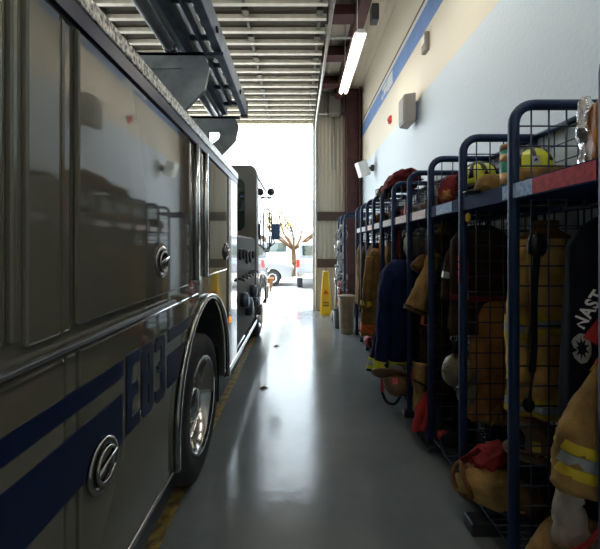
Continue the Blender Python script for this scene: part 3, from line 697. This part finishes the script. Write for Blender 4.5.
part('label_band', MB().lathe([(.0386, 2.0), (.0386, 2.06)], (1.185, 1.98, 0), 'Z', 24), M['canlabel'], t)
part('lid', MB().lathe([(.040, 2.19), (.040, 2.215), (.036, 2.222), (.0005, 2.222)], (1.185, 1.98, 0), 'Z', 24), M['lid'], t)
t = thing('cloth_hat', 'tan cap with dark brim on the shelf next to the green can', 'cap', (1.17, 2.16, 1.97))
part('crown', MB().blob((1.185, 2.15, 2.01), (.09, .085, .075), 2.2, .15, 3, 2, (0, .25, 0), floor=1.975), M['tan2'], t)
part('peak', MB().blob((1.09, 2.17, 1.985), (.06, .06, .012), 2.5, .05, 2, 1), M['black'], t)
single('red_packet', 'shiny red packet on the shelf under the tan cap', 'packet', MB().blob((1.19, 2.20, 1.94), (.075, .09, .035), 4, .12, 4, 2), M['redshiny'], (1.19, 2.2, 1.90))
single('cloth_roll', 'off white rolled cloth on the shelf before the green can', 'cloth', MB().tube([(1.14, 1.88, 1.945), (1.19, 1.91, 1.945), (1.23, 1.92, 1.945)], [.04, .045, .04], 14, wob=.3), M['whitefab'], (1.19, 1.9, 1.90))
t = thing('key_tag', 'small yellow tag hanging from the shelf beside the second post', 'tag', (1.12, 2.28, 1.80))
part('tag_body', MB().blob((1.107, 2.28, 1.835), (.010, .026, .028), 3, .05), M['yellowsign'], t)
part('clip', MB().tube([(1.107, 2.28, 1.86), (1.10, 2.28, 1.89)], .004, 6), M['chrome'], t)

# locker 2 ----------------------------------------------------------
coat('dark brown coat hanging in the locker with the pale blue plate', 1.33, 2.56, 1.80, 1.02, .20, .10, 'darkbrown', seed=7, rip=.12,
     bands=((1.30, 1.26, 'maroon_fab'),), sleeves=[([(1.22, 2.60, 1.70), (1.16, 2.63, 1.5), (1.15, 2.65, 1.25)], .06, .065, [(.6, .72, 'silver')])])
coat('rusty tan trousers hanging low behind the second grid', 1.40, 2.50, 1.28, .42, .15, .085, 'rust', seed=8, rip=.14, name='bunker_trousers', cat='trousers', group='bunker trousers', hook=False, tilt=(-.02, 0))
helmet('ivory helmet hanging on its edge behind the second post', (1.21, 2.56, .73), (0, -1.35, .1), 'helmet_white', .95, trim='silver')
single('work_glove', 'tan leather glove lying below the rusty trousers', 'glove', MB().blob((1.40, 2.42, .50), (.06, .045, .05), 2.2, .2, 3, 1).tube(smooth_path([(1.37, 2.40, .50), (1.33, 2.38, .48), (1.31, 2.38, .44)]), .016, 8).tube(smooth_path([(1.38, 2.43, .48), (1.34, 2.43, .45), (1.32, 2.43, .41)]), .016, 8).tube(smooth_path([(1.40, 2.44, .47), (1.37, 2.46, .43), (1.35, 2.46, .39)]), .016, 8), M['tan2'], (1.4, 2.42, .45))
boot('black boot under the rusty trousers', 1.42, 2.50, PI, h=.33)
boot('black boot under the ivory helmet', 1.30, 2.68, PI, h=.33)
single('red_pouch', 'small red pouch on the floor grid below the ivory helmet', 'pouch', MB().blob((1.16, 2.78, .14), (.05, .05, .04), 2.5, .15), M['redfab'], (1.16, 2.78, .1))
helmet('lime helmet with dark bands on a black bag behind the tan cap', (1.34, 2.58, 2.10), (0, .15, 2.2), 'helmet_lime', 1.0, trim='yellow', bm='helmet_black', rm='helmet_black', rw=.02)
bag('dark gear bag on the shelf under the banded lime helmet', (1.36, 2.60, 1.99), (.17, .15, .085), 'blackfab', seed=4, group='bags on the shelves')
bag('red and brown bag on the shelf above the pale blue plate', (1.28, 2.80, 2.06), (.15, .07, .155), 'maroon_fab', seed=8, group='bags on the shelves', extra=[('patch', MB().blob((1.19, 2.79, 2.05), (.06, .055, .06), 2.4, .3, 3, 9), 'goldbag')])

# locker 3 ----------------------------------------------------------
coat('brown coat whose tan sleeve points out past the third post', 1.34, 3.15, 1.80, .95, .19, .10, 'darkbrown', seed=9, rip=.12,
     sleeves=[([(1.24, 3.13, 1.62), (1.17, 3.10, 1.42), (1.08, 3.08, 1.22), (1.015, 3.07, 1.07)], .06, .095, [(.93, .99, 'darkbrown')])], collar='tan', smat='tan2')
single('rolled_hood', 'brown rolled hood tucked above the outstretched tan sleeve', 'hood', MB().tube(smooth_path([(1.05, 3.16, 1.44), (1.12, 3.17, 1.50), (1.22, 3.17, 1.51)], 5), [.045, .05, .055, .057, .06, .06, .06, .06, .057, .05, .04], 14, wob=.4, seed=4), M['brown'], (1.1, 3.16, 1.45))
coat('tan trousers with orange trim hanging below the outstretched tan sleeve', 1.27, 3.22, 1.10, .22, .13, .085, 'darkbrown', seed=11, rip=.15, bands=((1.02, .93, 'orange'),), name='bunker_trousers', cat='trousers', group='bunker trousers', hook=False)
t = thing('fire_glove', 'yellow tan gauntlet drooping over the red straps', 'glove', (1.15, 3.02, .4))
part('cuff', MB().tube(smooth_path([(1.09, 3.08, .62), (1.07, 3.05, .50), (1.05, 3.02, .38)]), [.07, .07, .068, .066, .064, .06, .058, .056, .055, .053, .05], 14, wob=.3), M['tan2'], t)
part('fingers', MB().tube(smooth_path([(1.05, 3.02, .38), (1.03, 3.00, .28), (1.05, 2.99, .18)]), [.05, .05, .048, .046, .044, .042, .04, .036, .032, .028, .02], 12, wob=.3).tube(smooth_path([(1.06, 3.02, .36), (1.07, 3.00, .26), (1.09, 2.99, .20)]), .022, 8), M['tan2'], t)
part('strap', MB().tube(smooth_path([(0.99, 3.02, .50), (1.1, 2.95, .46), (1.09, 3.00, .46)]), .02, 8, flat=.4), M['blackrough'], t)
t = thing('harness_bag', 'red and black straps spilling to the floor by the third post', 'harness', (1.05, 2.94, .05))
part('red_flap', MB().tube(smooth_path([(1.12, 2.96, .42), (1.05, 2.93, .32), (1.00, 2.91, .18), (.985, 2.90, .10)], 5), [.03, .034, .038, .04, .042, .044, .046, .048, .05, .05, .05, .048, .046, .044, .04, .03], 14, flat=.35, wob=.2, up=(0, 1, 0)), M['redfab'], t)
part('red_webbing', MB().tube(smooth_path([(1.14, 2.97, .46), (1.10, 2.93, .34), (1.07, 2.90, .22), (1.02, 2.89, .12)], 6), .026, 8, flat=.3), M['redfab'], t)
part('black_strap', MB().tube(smooth_path([(.99, 2.88, .12), (1.04, 2.80, .05), (1.10, 2.80, .06), (1.14, 2.84, .18), (1.13, 2.88, .34)], 6), .028, 8, flat=.3), M['blackrough'], t)
part('buckle', MB().box(1.03, 1.10, 2.76, 2.83, .02, .055), M['black'], t, .008)
bag('orange and red bag on the floor under the rolled tan trousers', (1.15, 3.30, .40), (.075, .08, .13), 'redfab', seed=3, amp=.2, group='bags on the locker floors', extra=[('trim', MB().tube(smooth_path([(1.08, 3.26, .52), (1.09, 3.22, .42), (1.10, 3.24, .30)]), .016, 6), 'orange')])
bag('black duffel on the floor grid behind the red straps', (1.35, 3.1, .22), (.16, .2, .12), 'blackfab', seed=12, group='bags on the locker floors')
bag('dark green bag on the shelf beside the third post', (1.30, 3.12, 2.03), (.16, .12, .12), 'darkbrown', seed=13, group='bags on the shelves')
single('water_bottle', 'white bottle on the shelf just before the third post', 'bottle', MB().lathe([(.035, 1.90), (.037, 1.93), (.037, 2.10), (.015, 2.15), (.015, 2.18), (.0005, 2.18)], (1.17, 3.0, 0), 'Z', 18), M['whitefab'], (1.17, 3.0, 1.9))
single('folded_shirt', 'maroon shirt folded on the shelf behind the white bottle', 'shirt', MB().blob((1.34, 3.32, 1.98), (.15, .08, .08), 3, .2, 3, 5), M['maroon_fab'], (1.34, 3.32, 1.9))

# odds and ends hanging among the coats
def hang_strap(lab, x, y, z0, z1, m, tipm, cat='strap', name='gear_strap'):
    t = thing(name, lab, cat, (x, y, z1), 'straps hanging in the lockers')
    part('webbing', MB().tube(smooth_path([(x, y, z0), (x - .015, y + .01, (z0 * 2 + z1) / 3), (x + .01, y - .01, (z0 + 2 * z1) / 3), (x, y, z1)], 5), .02, 8, flat=.3), M[m], t)
    part('clip', MB().tube([(x + .025 * math.sin(a), y, z1 - .02 + .03 * math.cos(a)) for a in [i * PI / 6 for i in range(12)]], .007, 6, True), M[tipm], t)
hang_strap('red strap with steel clip hanging between the dark brown coat and the second post', 1.16, 2.44, 1.84, 1.32, 'redfab', 'steel')
hang_strap('black strap with steel clip hanging before the ivory helmet', 1.22, 2.74, 1.84, .95, 'blackrough', 'steel')
hang_strap('yellow strap hanging beside the coat with the outstretched tan sleeve', 1.15, 2.98, 1.84, 1.40, 'yellow', 'steel')
hang_strap('red strap hanging in front of the dark coat behind the navy coat', 1.2, 4.12, 1.84, 1.25, 'redfab', 'steel')
hang_strap('orange strap hanging before the olive tan coat', 1.12, 4.68, 1.84, 1.2, 'orange', 'steel')
bag('grey white hood bundled on the hook above the navy coat', (1.20, 3.62, 1.66), (.10, .09, .13), 'whitefab', 'fire_hood', 'hood', .3, 31)
bag('tan hood bundled on the hook rail beside the dark coat', (1.18, 4.36, 1.55), (.09, .09, .16), 'tan', 'fire_hood', 'hood', .3, 32)
bag('brown cloth bag hanging against the grid beside the olive tan coat', (1.18, 4.98, 1.20), (.08, .06, .20), 'brown', 'cloth_bag', 'bag', .2, 33)
bag('orange bag on the floor of the locker under the maroon cloth', (1.18, 4.32, .19), (.12, .14, .09), 'orange', seed=34, group='bags on the locker floors')
bag('red bag on the locker floor below the brown coat farther on', (1.12, 5.42, .18), (.09, .12, .085), 'redfab', seed=35, group='bags on the locker floors')
bag('pale bag on the locker floor below the grey tan coat', (1.14, 5.85, .19), (.10, .12, .09), 'whitefab', seed=36, group='bags on the locker floors')
single('shelf_light', 'small dark torch lying on the shelf beside the red and brown bag', 'torch', MB().lathe([(.03, 2.44), (.035, 2.46), (.025, 2.52), (.022, 2.62)], (1.17, 0, 1.938), 'Y', 14), M['greybox'], (1.17, 2.5, 1.9))
# locker 4 and on ---------------------------------------------------
coat('navy blue coat with lime hem band bulging into the aisle', 1.12, 3.80, 1.50, .27, .215, .13, 'navyfab', seed=4, rip=.16, tilt=(-.08, .02),
     bands=((.43, .40, 'lime'), (.40, .345, 'silver'), (.345, .30, 'lime')),
     sleeves=[([(.99, 3.74, 1.38), (.92, 3.68, 1.15), (.90, 3.66, .85), (.88, 3.66, .50), (.87, 3.66, .34)], .07, .075, [(.83, .99, 'lime')])])
helmet('brown leather helmet hanging below the navy coat by a red strap', (1.0, 3.56, .30), (2.6, .25, .4), 'helmet_brown', 1.05, trim='redshiny')
t = thing('red_strap', 'red strap looping down beside the brown hanging helmet', 'strap', (.88, 3.58, .2))
part('webbing', MB().tube(smooth_path([(.90, 3.60, .36), (.865, 3.58, .28), (.86, 3.58, .16)], 5), .026, 8, flat=.3), M['redfab'], t)
part('black_loop', MB().tube(smooth_path([(.86, 3.58, .16), (.90, 3.56, .07), (.98, 3.55, .05), (1.04, 3.55, .14), (1.05, 3.56, .25)], 6), .014, 8), M['blackrough'], t)
coat('dark coat hanging behind the navy coat with lime hem', 1.38, 4.25, 1.80, .7, .17, .13, 'blackfab', seed=13)
coat('olive tan coat with orange hem hanging beyond the navy coat', 1.10, 4.86, 1.62, .42, .15, .12, 'tan', seed=14, rip=.14, tilt=(-.06, 0), bands=((.58, .46, 'orange'),),
     sleeves=[([(1.0, 4.80, 1.5), (.96, 4.76, 1.2), (.93, 4.76, .8)], .06, .07, [(.85, .97, 'yellow')])])
coat('brown coat in the locker second beyond the maroon cloth', 1.20, 5.3, 1.70, .6, .15, .13, 'brown', seed=15)
coat('grey tan coat in the locker third beyond the maroon cloth', 1.18, 5.8, 1.70, .55, .14, .13, 'darkbrown', seed=16)
coat('dull tan coat in the end locker nearest the open door', 1.20, 6.28, 1.72, .6, .14, .13, 'tan', seed=17)
boot('black boot below the navy coat with lime hem', 1.28, 3.66, PI)
boot('black boot below the dark coat behind the navy coat', 1.30, 4.25, PI)
boot('black boot below the olive tan coat', 1.28, 4.80, PI)
boot('black boot below the brown coat farther on', 1.28, 5.3, PI)
# shelf things farther on
shelf_items = [
 ('helmet', 'black helmet on the shelf over the navy coat', (1.30, 3.72, 1.93), 'helmet_black', 'yellow'),
 ('bag', 'dark red bag filling the shelf behind the black helmet', (1.33, 3.92, 2.0), 'maroon_fab', 0),
 ('bag', 'dark bag on the shelf under the maroon cloth', (1.32, 4.30, 2.03), 'blackfab', 0),
 ('helmet', 'red helmet on the shelf just beyond the maroon cloth', (1.28, 4.80, 1.93), 'helmet_red', 'yellow'),
 ('bag', 'brown bag on the shelf second beyond the maroon cloth', (1.30, 5.3, 2.03), 'brown', 0),
 ('helmet', 'black helmet on the shelf third beyond the maroon cloth', (1.28, 5.8, 1.93), 'helmet_black', 'silver'),
 ('bag', 'grey bag on the shelf of the end locker', (1.30, 6.28, 2.02), 'darkbrown', 0),
]
for q, (kd, lab, c, m_, tr) in enumerate(shelf_items):
    if kd == 'helmet': helmet(lab, c, (0, 0, 3.0 + .3 * q), m_, 1.15, tr)
    else: bag(lab, c, (.17, .13, .11), m_, seed=20 + q, group='bags on the shelves')
t = bag('maroon cloth bundle draped over the top rails of the lockers', (1.31, 4.45, 2.44), (.20, .40, .10), 'maroon_fab', 'cloth_bundle', 'cloth', .3, 2, (.20 * -1, 0, .0), floor=2.385, p=2.2)
part('brown_end', MB().blob((1.22, 4.88, 2.40), (.10, .10, .09), 2.3, .3, 3, 7), M['darkbrown'], t)
t = thing('hand_light', 'small dark lamp standing on the rail at the end of the maroon cloth', 'lamp', (1.16, 5.05, 2.39))
part('body', MB().box(1.12, 1.20, 5.0, 5.10, 2.385, 2.47), M['greybox'], t, .01)
part('lens', MB().lathe([(.035, 4.96), (.04, 5.0)], (1.16, 0, 2.43), 'Y', 14), M['silver'], t)

# ------------------------------------------------------------------ far end hose stand, bins, sign
t = thing('hose_stand', 'blue hose stand beyond the lockers hung with grey coils', 'hose stand', (1.1, 7.3, 0))
for y, xf in ((6.96, .93), (7.3, .90), (7.75, .90)):
    p = part('side_frame', MB().tube(frame_path(y, xf, 1.5, 2.30, .12), .024, 10), M['blue'], t)
    part('foot', MB().box(xf - .03, xf + .03, y - .03, y + .03, 0, .03), M['black'], p)
part('cross_rail', MB().tube([(1.5, 6.96, 2.3), (1.5, 7.75, 2.3)], .02).tube([(.95, 6.96, 2.0), (.92, 7.75, 2.0)], .016).tube([(.95, 6.96, 1.3), (.92, 7.75, 1.3)], .016).tube([(.95, 6.96, .6), (.92, 7.75, .6)], .016), M['blue'], t)
for q, (x, y, z, r, lab) in enumerate(((.86, 7.15, 1.88, .16, 'loose grey hose coil hung highest on the blue hose stand'), (.85, 7.65, 1.80, .17, 'grey hose coil hung on the far side of the blue hose stand'), (.84, 7.35, 1.32, .17, 'grey hose coil at mid height on the blue hose stand'), (.85, 7.7, 1.05, .15, 'small grey hose coil low on the far side of the hose stand'), (.86, 7.1, .92, .14, 'pale hose coil low on the hose stand above the dark bucket'))):
    c = thing('hose_coil', lab, 'hose', (x, y, z - r), 'hose coils on the blue stand')
    pts = [(x + .035 * math.sin(a * 3 + q) + .004 * a, y + (r + .02 * math.sin(a * 1.7 + q)) * math.sin(a), z + r * 1.25 * math.cos(a)) for a in [i * .3 for i in range(90)]]
    part('hose', MB().tube(pts, .011, 7), M['hosegrey'], c)
    part('nozzle', MB().lathe([(.016, -.07), (.02, 0), (.028, .05), (.02, .07)], (x - .03, y, z - r * 1.2), 'Z', 12), M['steel'], c)
t = thing('bin', 'round tan bin standing at the end of the lockers', 'bin', (.925, 6.68, 0))
part('barrel', MB().lathe([(.125, 0), (.13, .02), (.155, .64), (.155, .70), (.147, .70), (.12, .05), (.0005, .05)], (.925, 6.68, 0), 'Z', 28), M['bin'], t)
part('rim', MB().tube([(.925 + .157 * math.cos(a), 6.68 + .157 * math.sin(a), .70) for a in [i * PI / 12 for i in range(24)]], .013, 8, True), M['bin'], t)
part('liner', MB().blob((.925, 6.68, .67), (.12, .12, .06), 2.2, .3, 3, 2), M['whitefab'], t)
t = thing('bucket', 'black bucket on the floor between the tan bin and the mop', 'bucket', (.83, 7.05, 0))
part('pail', MB().lathe([(.10, 0), (.105, .01), (.135, .36), (.125, .36), (.095, .03), (.0005, .03)], (.83, 7.05, 0), 'Z', 24), M['greybox'], t)
part('handle', MB().tube([(.83, 7.05 + .135 * math.cos(a), .35 + .14 * math.sin(a)) for a in [i * PI / 10 for i in range(11)]], .006, 6), M['steel'], t)
t = thing('fire_extinguisher', 'red fire extinguisher hanging on the hose stand above the black bucket', 'fire extinguisher', (.88, 7.25, .45))
part('cylinder', MB().lathe([(.07, .42), (.078, .44), (.078, .84), (.05, .92), (.025, .94)], (.89, 7.2, 0), 'Z', 20), M['redfab'], t)
part('valve', MB().box(.86, .92, 7.18, 7.22, .94, 1.0), M['black'], t)
part('hose', MB().tube(smooth_path([(.89, 7.2, .98), (.80, 7.18, .95), (.79, 7.17, .7), (.80, 7.17, .5)]), .012, 8), M['black'], t)
t = thing('mop', 'pale mop leaning beside the yellow sign with its head down', 'mop', (.82, 7.75, 0))
part('handle', MB().tube([(.80, 7.75, .12), (.93, 8.15, 1.35)], .014), M['white'], t)
part('mop_head', MB().blob((.79, 7.72, .11), (.07, .10, .11), 2, .3, 4, 3, floor=0), M['whitefab'], t)
t = thing('caution_sign', 'tall yellow caution sign standing by the door jamb', 'sign', (.67, 8.45, 0))
def slab(x0, x1, xt0, xt1, y0, y1, z0, z1, th):
    v = [(x0, y0, z0), (x1, y0, z0), (xt1, y1, z1), (xt0, y1, z1)]; v += [(a, b + th, c) for a, b, c in v]
    return MB().add(v, [(0, 1, 2, 3), (7, 6, 5, 4), (0, 4, 5, 1), (1, 5, 6, 2), (2, 6, 7, 3), (3, 7, 4, 0)])
part('front_panel', slab(.54, .80, .60, .74, 8.32, 8.47, 0, 1.02, .02), M['yellowsign'], t, .008)
part('rear_panel', slab(.54, .80, .60, .74, 8.64, 8.49, 0, 1.02, .02), M['yellowsign'], t, .008)
part('red_symbol', MB().prism([(.61, .50), (.73, .50), (.70, .56), (.67, .60), (.64, .56)], 'Y', 8.375, 8.385), M['signred'], t)
part('printed_lines', slab(.60, .74, .61, .73, 8.357, 8.362, .28, .31, .004).add([], []), M['signmark'], t)
part('printed_lines', slab(.60, .74, .60, .74, 8.349, 8.355, .21, .25, .004), M['signmark'], t)
part('top_hinge', MB().tube([(.60, 8.49, 1.02), (.74, 8.49, 1.02)], .02), M['yellowsign'], t)
for x, y, lab in ((-.40, 4.05, 'dead leaf on the floor beside the pump panel'), (-.36, 5.75, 'dead leaf on the bright floor beside the cab')):
    single('dead_leaf', lab, 'leaf', MB().add([(x - .05, y, .004), (x - .01, y - .04, .012), (x + .06, y + .01, .004), (x, y + .05, .014)], [(0, 1, 2, 3)]).add([(x - .05, y, .002), (x + .06, y + .01, .002), (x, y, .008)], [(0, 1, 2)]), M['brown'], (x, y, 0))

# ------------------------------------------------------------------ outdoors
struct('ground', MB().box(-60, 60, YF + .2, 90, -.2, -.01), mat('outdoor_concrete', (.55, .54, .52), .8, nscale=.6, namt=.12))
struct('ground_rear', MB().box(-60, 60, -60, YB, -.2, -.01), mat('outdoor_concrete_rear', (.5, .5, .48), .8))
def car_wheel(p, x, y, r, s):
    w = part('wheel', MB().lathe([(r * .6, y - s * .01), (r * .9, y), (r, y - s * .04), (r, y - s * .2), (r * .6, y - s * .2)], (x, 0, r), 'Y', 28), M['rubber'], p)
    part('rim', MB().lathe([(r * .62, y - s * .02), (r * .55, y + s * .002), (r * .2, y - s * .03), (.001, y - s * .02)], (x, 0, r), 'Y', 20), M['steel'], w)
pk = thing('pickup_truck', 'white pickup seen from behind, parked outside the open door with red tail lights', 'pickup truck', (.9, 15.5, 0))
wp = mat('pickup_grey', (.22, .23, .25), .3, coat=.3)
XA, XB = -.06, 1.86
def wheelarch(c, z): return [(c - .46 * math.cos(PI * i / 10), z + .46 * math.sin(PI * i / 10)) for i in range(11)]
part('body', MB().prism([(13.0, .6), (13.3, .52)] + wheelarch(14.1, .5) + [(16.9, .5)] + wheelarch(17.5, .5) + [(18.3, .55), (18.35, 1.0), (17.0, 1.16), (13.0, 1.16)], 'X', XA, XB), wp, pk, .03)
part('cabin', MB().prism([(14.75, 1.15), (14.85, 1.78), (16.0, 1.80), (16.95, 1.15)], 'X', XA + .1, XB - .1), wp, pk, .05)
part('rear_window', MB().box(XA + .25, XB - .25, 14.76, 14.80, 1.25, 1.66), M['glass'], pk)
part('side_window', MB().prism([(15.0, 1.22), (15.05, 1.68), (15.95, 1.7), (16.5, 1.22)], 'X', XA + .085, XA + .10), M['glass'], pk)
for x0 in (XA - .005, XB - .115): part('tail_light', MB().box(x0, x0 + .12, 12.98, 13.06, .86, 1.14), M['red'], pk)
part('blue_stripe', MB().box(XA + .15, XB - .15, 12.99, 13.0, 1.0, 1.1), M['plateblue'], pk)
part('rear_bumper', MB().box(XA, XB, 12.82, 13.0, .48, .66), M['steel'], pk, .02)
part('number_plate', MB().box(.75, 1.05, 12.81, 12.82, .5, .64), M['platewhite'], pk)
for y in (14.1, 17.5):
    for (x, s_) in ((XA + .02, -1), (XB - .02, 1)):
        r = .4
        w_ = part('wheel', MB().lathe([(r * .6, x - s_ * .01), (r * .9, x), (r, x - s_ * .04), (r, x - s_ * .22), (r * .6, x - s_ * .22)], (0, y, r), 'X', 28), M['rubber'], pk)
        part('rim', MB().lathe([(r * .62, x - s_ * .02), (r * .55, x + s_ * .002), (r * .2, x - s_ * .03), (.001, x - s_ * .02)], (0, y, r), 'X', 20), M['steel'], w_)
# make the near rear wheel sit at the visible corner
cr = thing('sedan', 'silver car parked outside beyond the fire engine cab', 'car', (-2.5, 15.2, 0))
cp = mat('sedan_silver', (.35, .37, .4), .3, .4, coat=.6)
prof = [(-5.0, .35), (-4.75, .35)] + [(-4.3 - .38 * math.cos(PI * i / 8), .33 + .38 * math.sin(PI * i / 8)) for i in range(9)] + [(-2.0, .33)] + [(-1.55 - .38 * math.cos(PI * i / 8), .33 + .38 * math.sin(PI * i / 8)) for i in range(9)] + [(-.75, .38), (-.68, .75), (-1.0, .92), (-1.9, 1.02), (-2.7, 1.42), (-3.8, 1.42), (-4.6, 1.05), (-5.0, .98)]
prof = [(a + .5, b) for a, b in prof]
part('body', MB().prism(prof, 'Y', 14.3, 16.0), cp, cr, .04)
part('side_window', MB().prism([(-1.6, 1.02), (-2.25, 1.36), (-3.25, 1.36), (-3.8, 1.04)], 'Y', 14.285, 14.3), M['glass'], cr)
part('head_light', MB().box(-.45, -.20, 14.29, 14.5, .72, .84), M['silver'], cr)
for x in (-3.8, -1.05):
    car_wheel(cr, x, 14.3, .33, -1); car_wheel(cr, x, 16.0, .33, 1)
single('planter', 'brown planter box on the ground beside the silver car', 'planter', MB().prism([(-1.55, 0), (-.98, 0), (-.92, .42), (-1.61, .42)], 'Y', 12.6, 13.1).box(-1.64, -.89, 12.57, 13.13, .42, .48), M['brown'], (-1.25, 12.8, 0), bevel=.01)
tr = thing('tree', 'spreading tree with sparse yellow leaves beyond the parked pickup', 'tree', (-.25, 19, 0))
bark = mat('bark', (.10, .055, .028), .9, nscale=6, namt=.4)
leafm = mat('yellow_leaves', (.30, .26, .05), .7, nscale=3, namt=.3)
RT = random.Random(5)
tk = part('trunk', MB().tube(smooth_path([(-.25, 19, -.02), (-.22, 19, .8), (-.25, 19, 1.5)]), [.16, .15, .14, .14, .13, .13, .13, .125, .12, .12, .12], 10), bark, tr)
bmb = MB(); lf = MB()
def branch(p, d, l, r, depth):
    pts = [p]; q = Vector(p); dd = Vector(d)
    for i in range(4):
        dd = (dd + Vector((RT.uniform(-.22, .22), RT.uniform(-.22, .22), RT.uniform(-.05, .16)))).normalized()
        q = q + dd * (l / 4); pts.append(q.copy())
    bmb.tube(pts, [r, r * .88, r * .76, r * .64, r * .5], 6)
    if depth > 0:
        for k in range(3):
            b = pts[RT.choice((2, 3, 4))]
            branch(b, (dd + Vector((RT.uniform(-.8, .8), RT.uniform(-.8, .8), RT.uniform(-.2, .6)))).normalized(), l * .62, r * .5, depth - 1)
    if depth <= 1:
        for k in range(26):
            c = pts[RT.choice((1, 2, 3, 4))] + Vector((RT.gauss(0, .22), RT.gauss(0, .22), RT.gauss(0, .2)))
            a = Vector((RT.uniform(-1, 1), RT.uniform(-1, 1), RT.uniform(-1, 1))).normalized() * .055
            b2 = Vector((RT.uniform(-1, 1), RT.uniform(-1, 1), RT.uniform(-1, 1))).normalized() * .04
            lf.add([c - a, c - b2, c + a, c + b2], [(0, 1, 2, 3)])
for k in range(8):
    a = k * PI / 4 + .2
    branch(Vector((-.25, 19, 1.45)), (math.cos(a) * .95, math.sin(a) * .7, .5), 2.0, .07, 2)
part('branches', bmb, bark, tr); 
lo_ = part('leaves', lf, leafm, tr); lo_['kind'] = 'stuff'
bd = thing('far_building', 'low pale building far across the street beyond the tree', 'building', (0, 46, 0))
part('wall', MB().box(-30, 30, 45, 50, 0, 2.6), mat('far_wall', (.42, .42, .42), .8), bd)
part('roof_edge', MB().box(-30.4, 30.4, 44.6, 50, 2.6, 2.95), mat('far_roof', (.2, .2, .21), .8), bd)
for k in range(6): part('window', MB().box(-14 + k * 5, -11.5 + k * 5, 44.95, 45, .9, 2.1), M['glass'], bd)

# ------------------------------------------------------------------ light
w = bpy.data.worlds.new('sky'); sc.world = w; w.use_nodes = True
nt = w.node_tree; bg = nt.nodes['Background']
bg.inputs['Color'].default_value = (.79, .91, 1.0, 1); bg.inputs['Strength'].default_value = 8.0
sun = bpy.data.lights.new('sun', 'SUN'); so = bpy.data.objects.new('sun', sun); COL.objects.link(so)
sun.energy = 12; sun.angle = .009; sun.color = (1, .93, .82)
so.rotation_euler = Vector((-.25, -.28, -1)).to_track_quat('-Z', 'Y').to_euler()
def portal(x0, x1, y, face):
    l = bpy.data.lights.new('sky_portal', 'AREA'); l.shape = 'RECTANGLE'; l.size = x1 - x0; l.size_y = 4.8
    l.cycles.is_portal = True
    o = bpy.data.objects.new('sky_portal', l); COL.objects.link(o); o.location = ((x0 + x1) / 2, y, 2.4)
    o.rotation_euler = (PI / 2, 0, 0 if face < 0 else PI)
    if face < 0: o.rotation_euler = (-PI / 2, 0, 0)
    else: o.rotation_euler = (PI / 2, 0, 0)
for (a, b) in ((DL, DR), (-8.4, -4.6)):
    portal(a, b, YF + .15, -1)
portal(-8.4, -4.6, YB - .15, 1)
# strip lights out of view over the aisle, added to brighten the interior
strip_light(.78, 1.95, 3.65, 4.3, 'white hanging strip light added out of view over the aisle, second from the open door', 'added strip lights')
strip_light(.78, -.45, 1.25, 4.3, 'white hanging strip light added out of view straight above the viewer', 'added strip lights')
strip_light(.78, -2.85, -1.15, 4.3, 'white hanging strip light added out of view behind the viewer', 'added strip lights')
struct('door_light_block', MB().box(DL, DR, YB - .12, YB - .06, 0, 4.8), M['doorskin'])  # unseen closed bay door, added to cut light from behind the viewer

vs = sc.view_settings; vs.view_transform = 'Standard'; vs.look = 'None'; vs.gamma = 1; vs.exposure = 0.0; vs.use_curve_mapping = False
sc.cycles.max_bounces = 10; sc.cycles.diffuse_bounces = 5; sc.cycles.glossy_bounces = 5
sc.cycles.use_denoising = True
sc.cycles.sample_clamp_indirect = 8
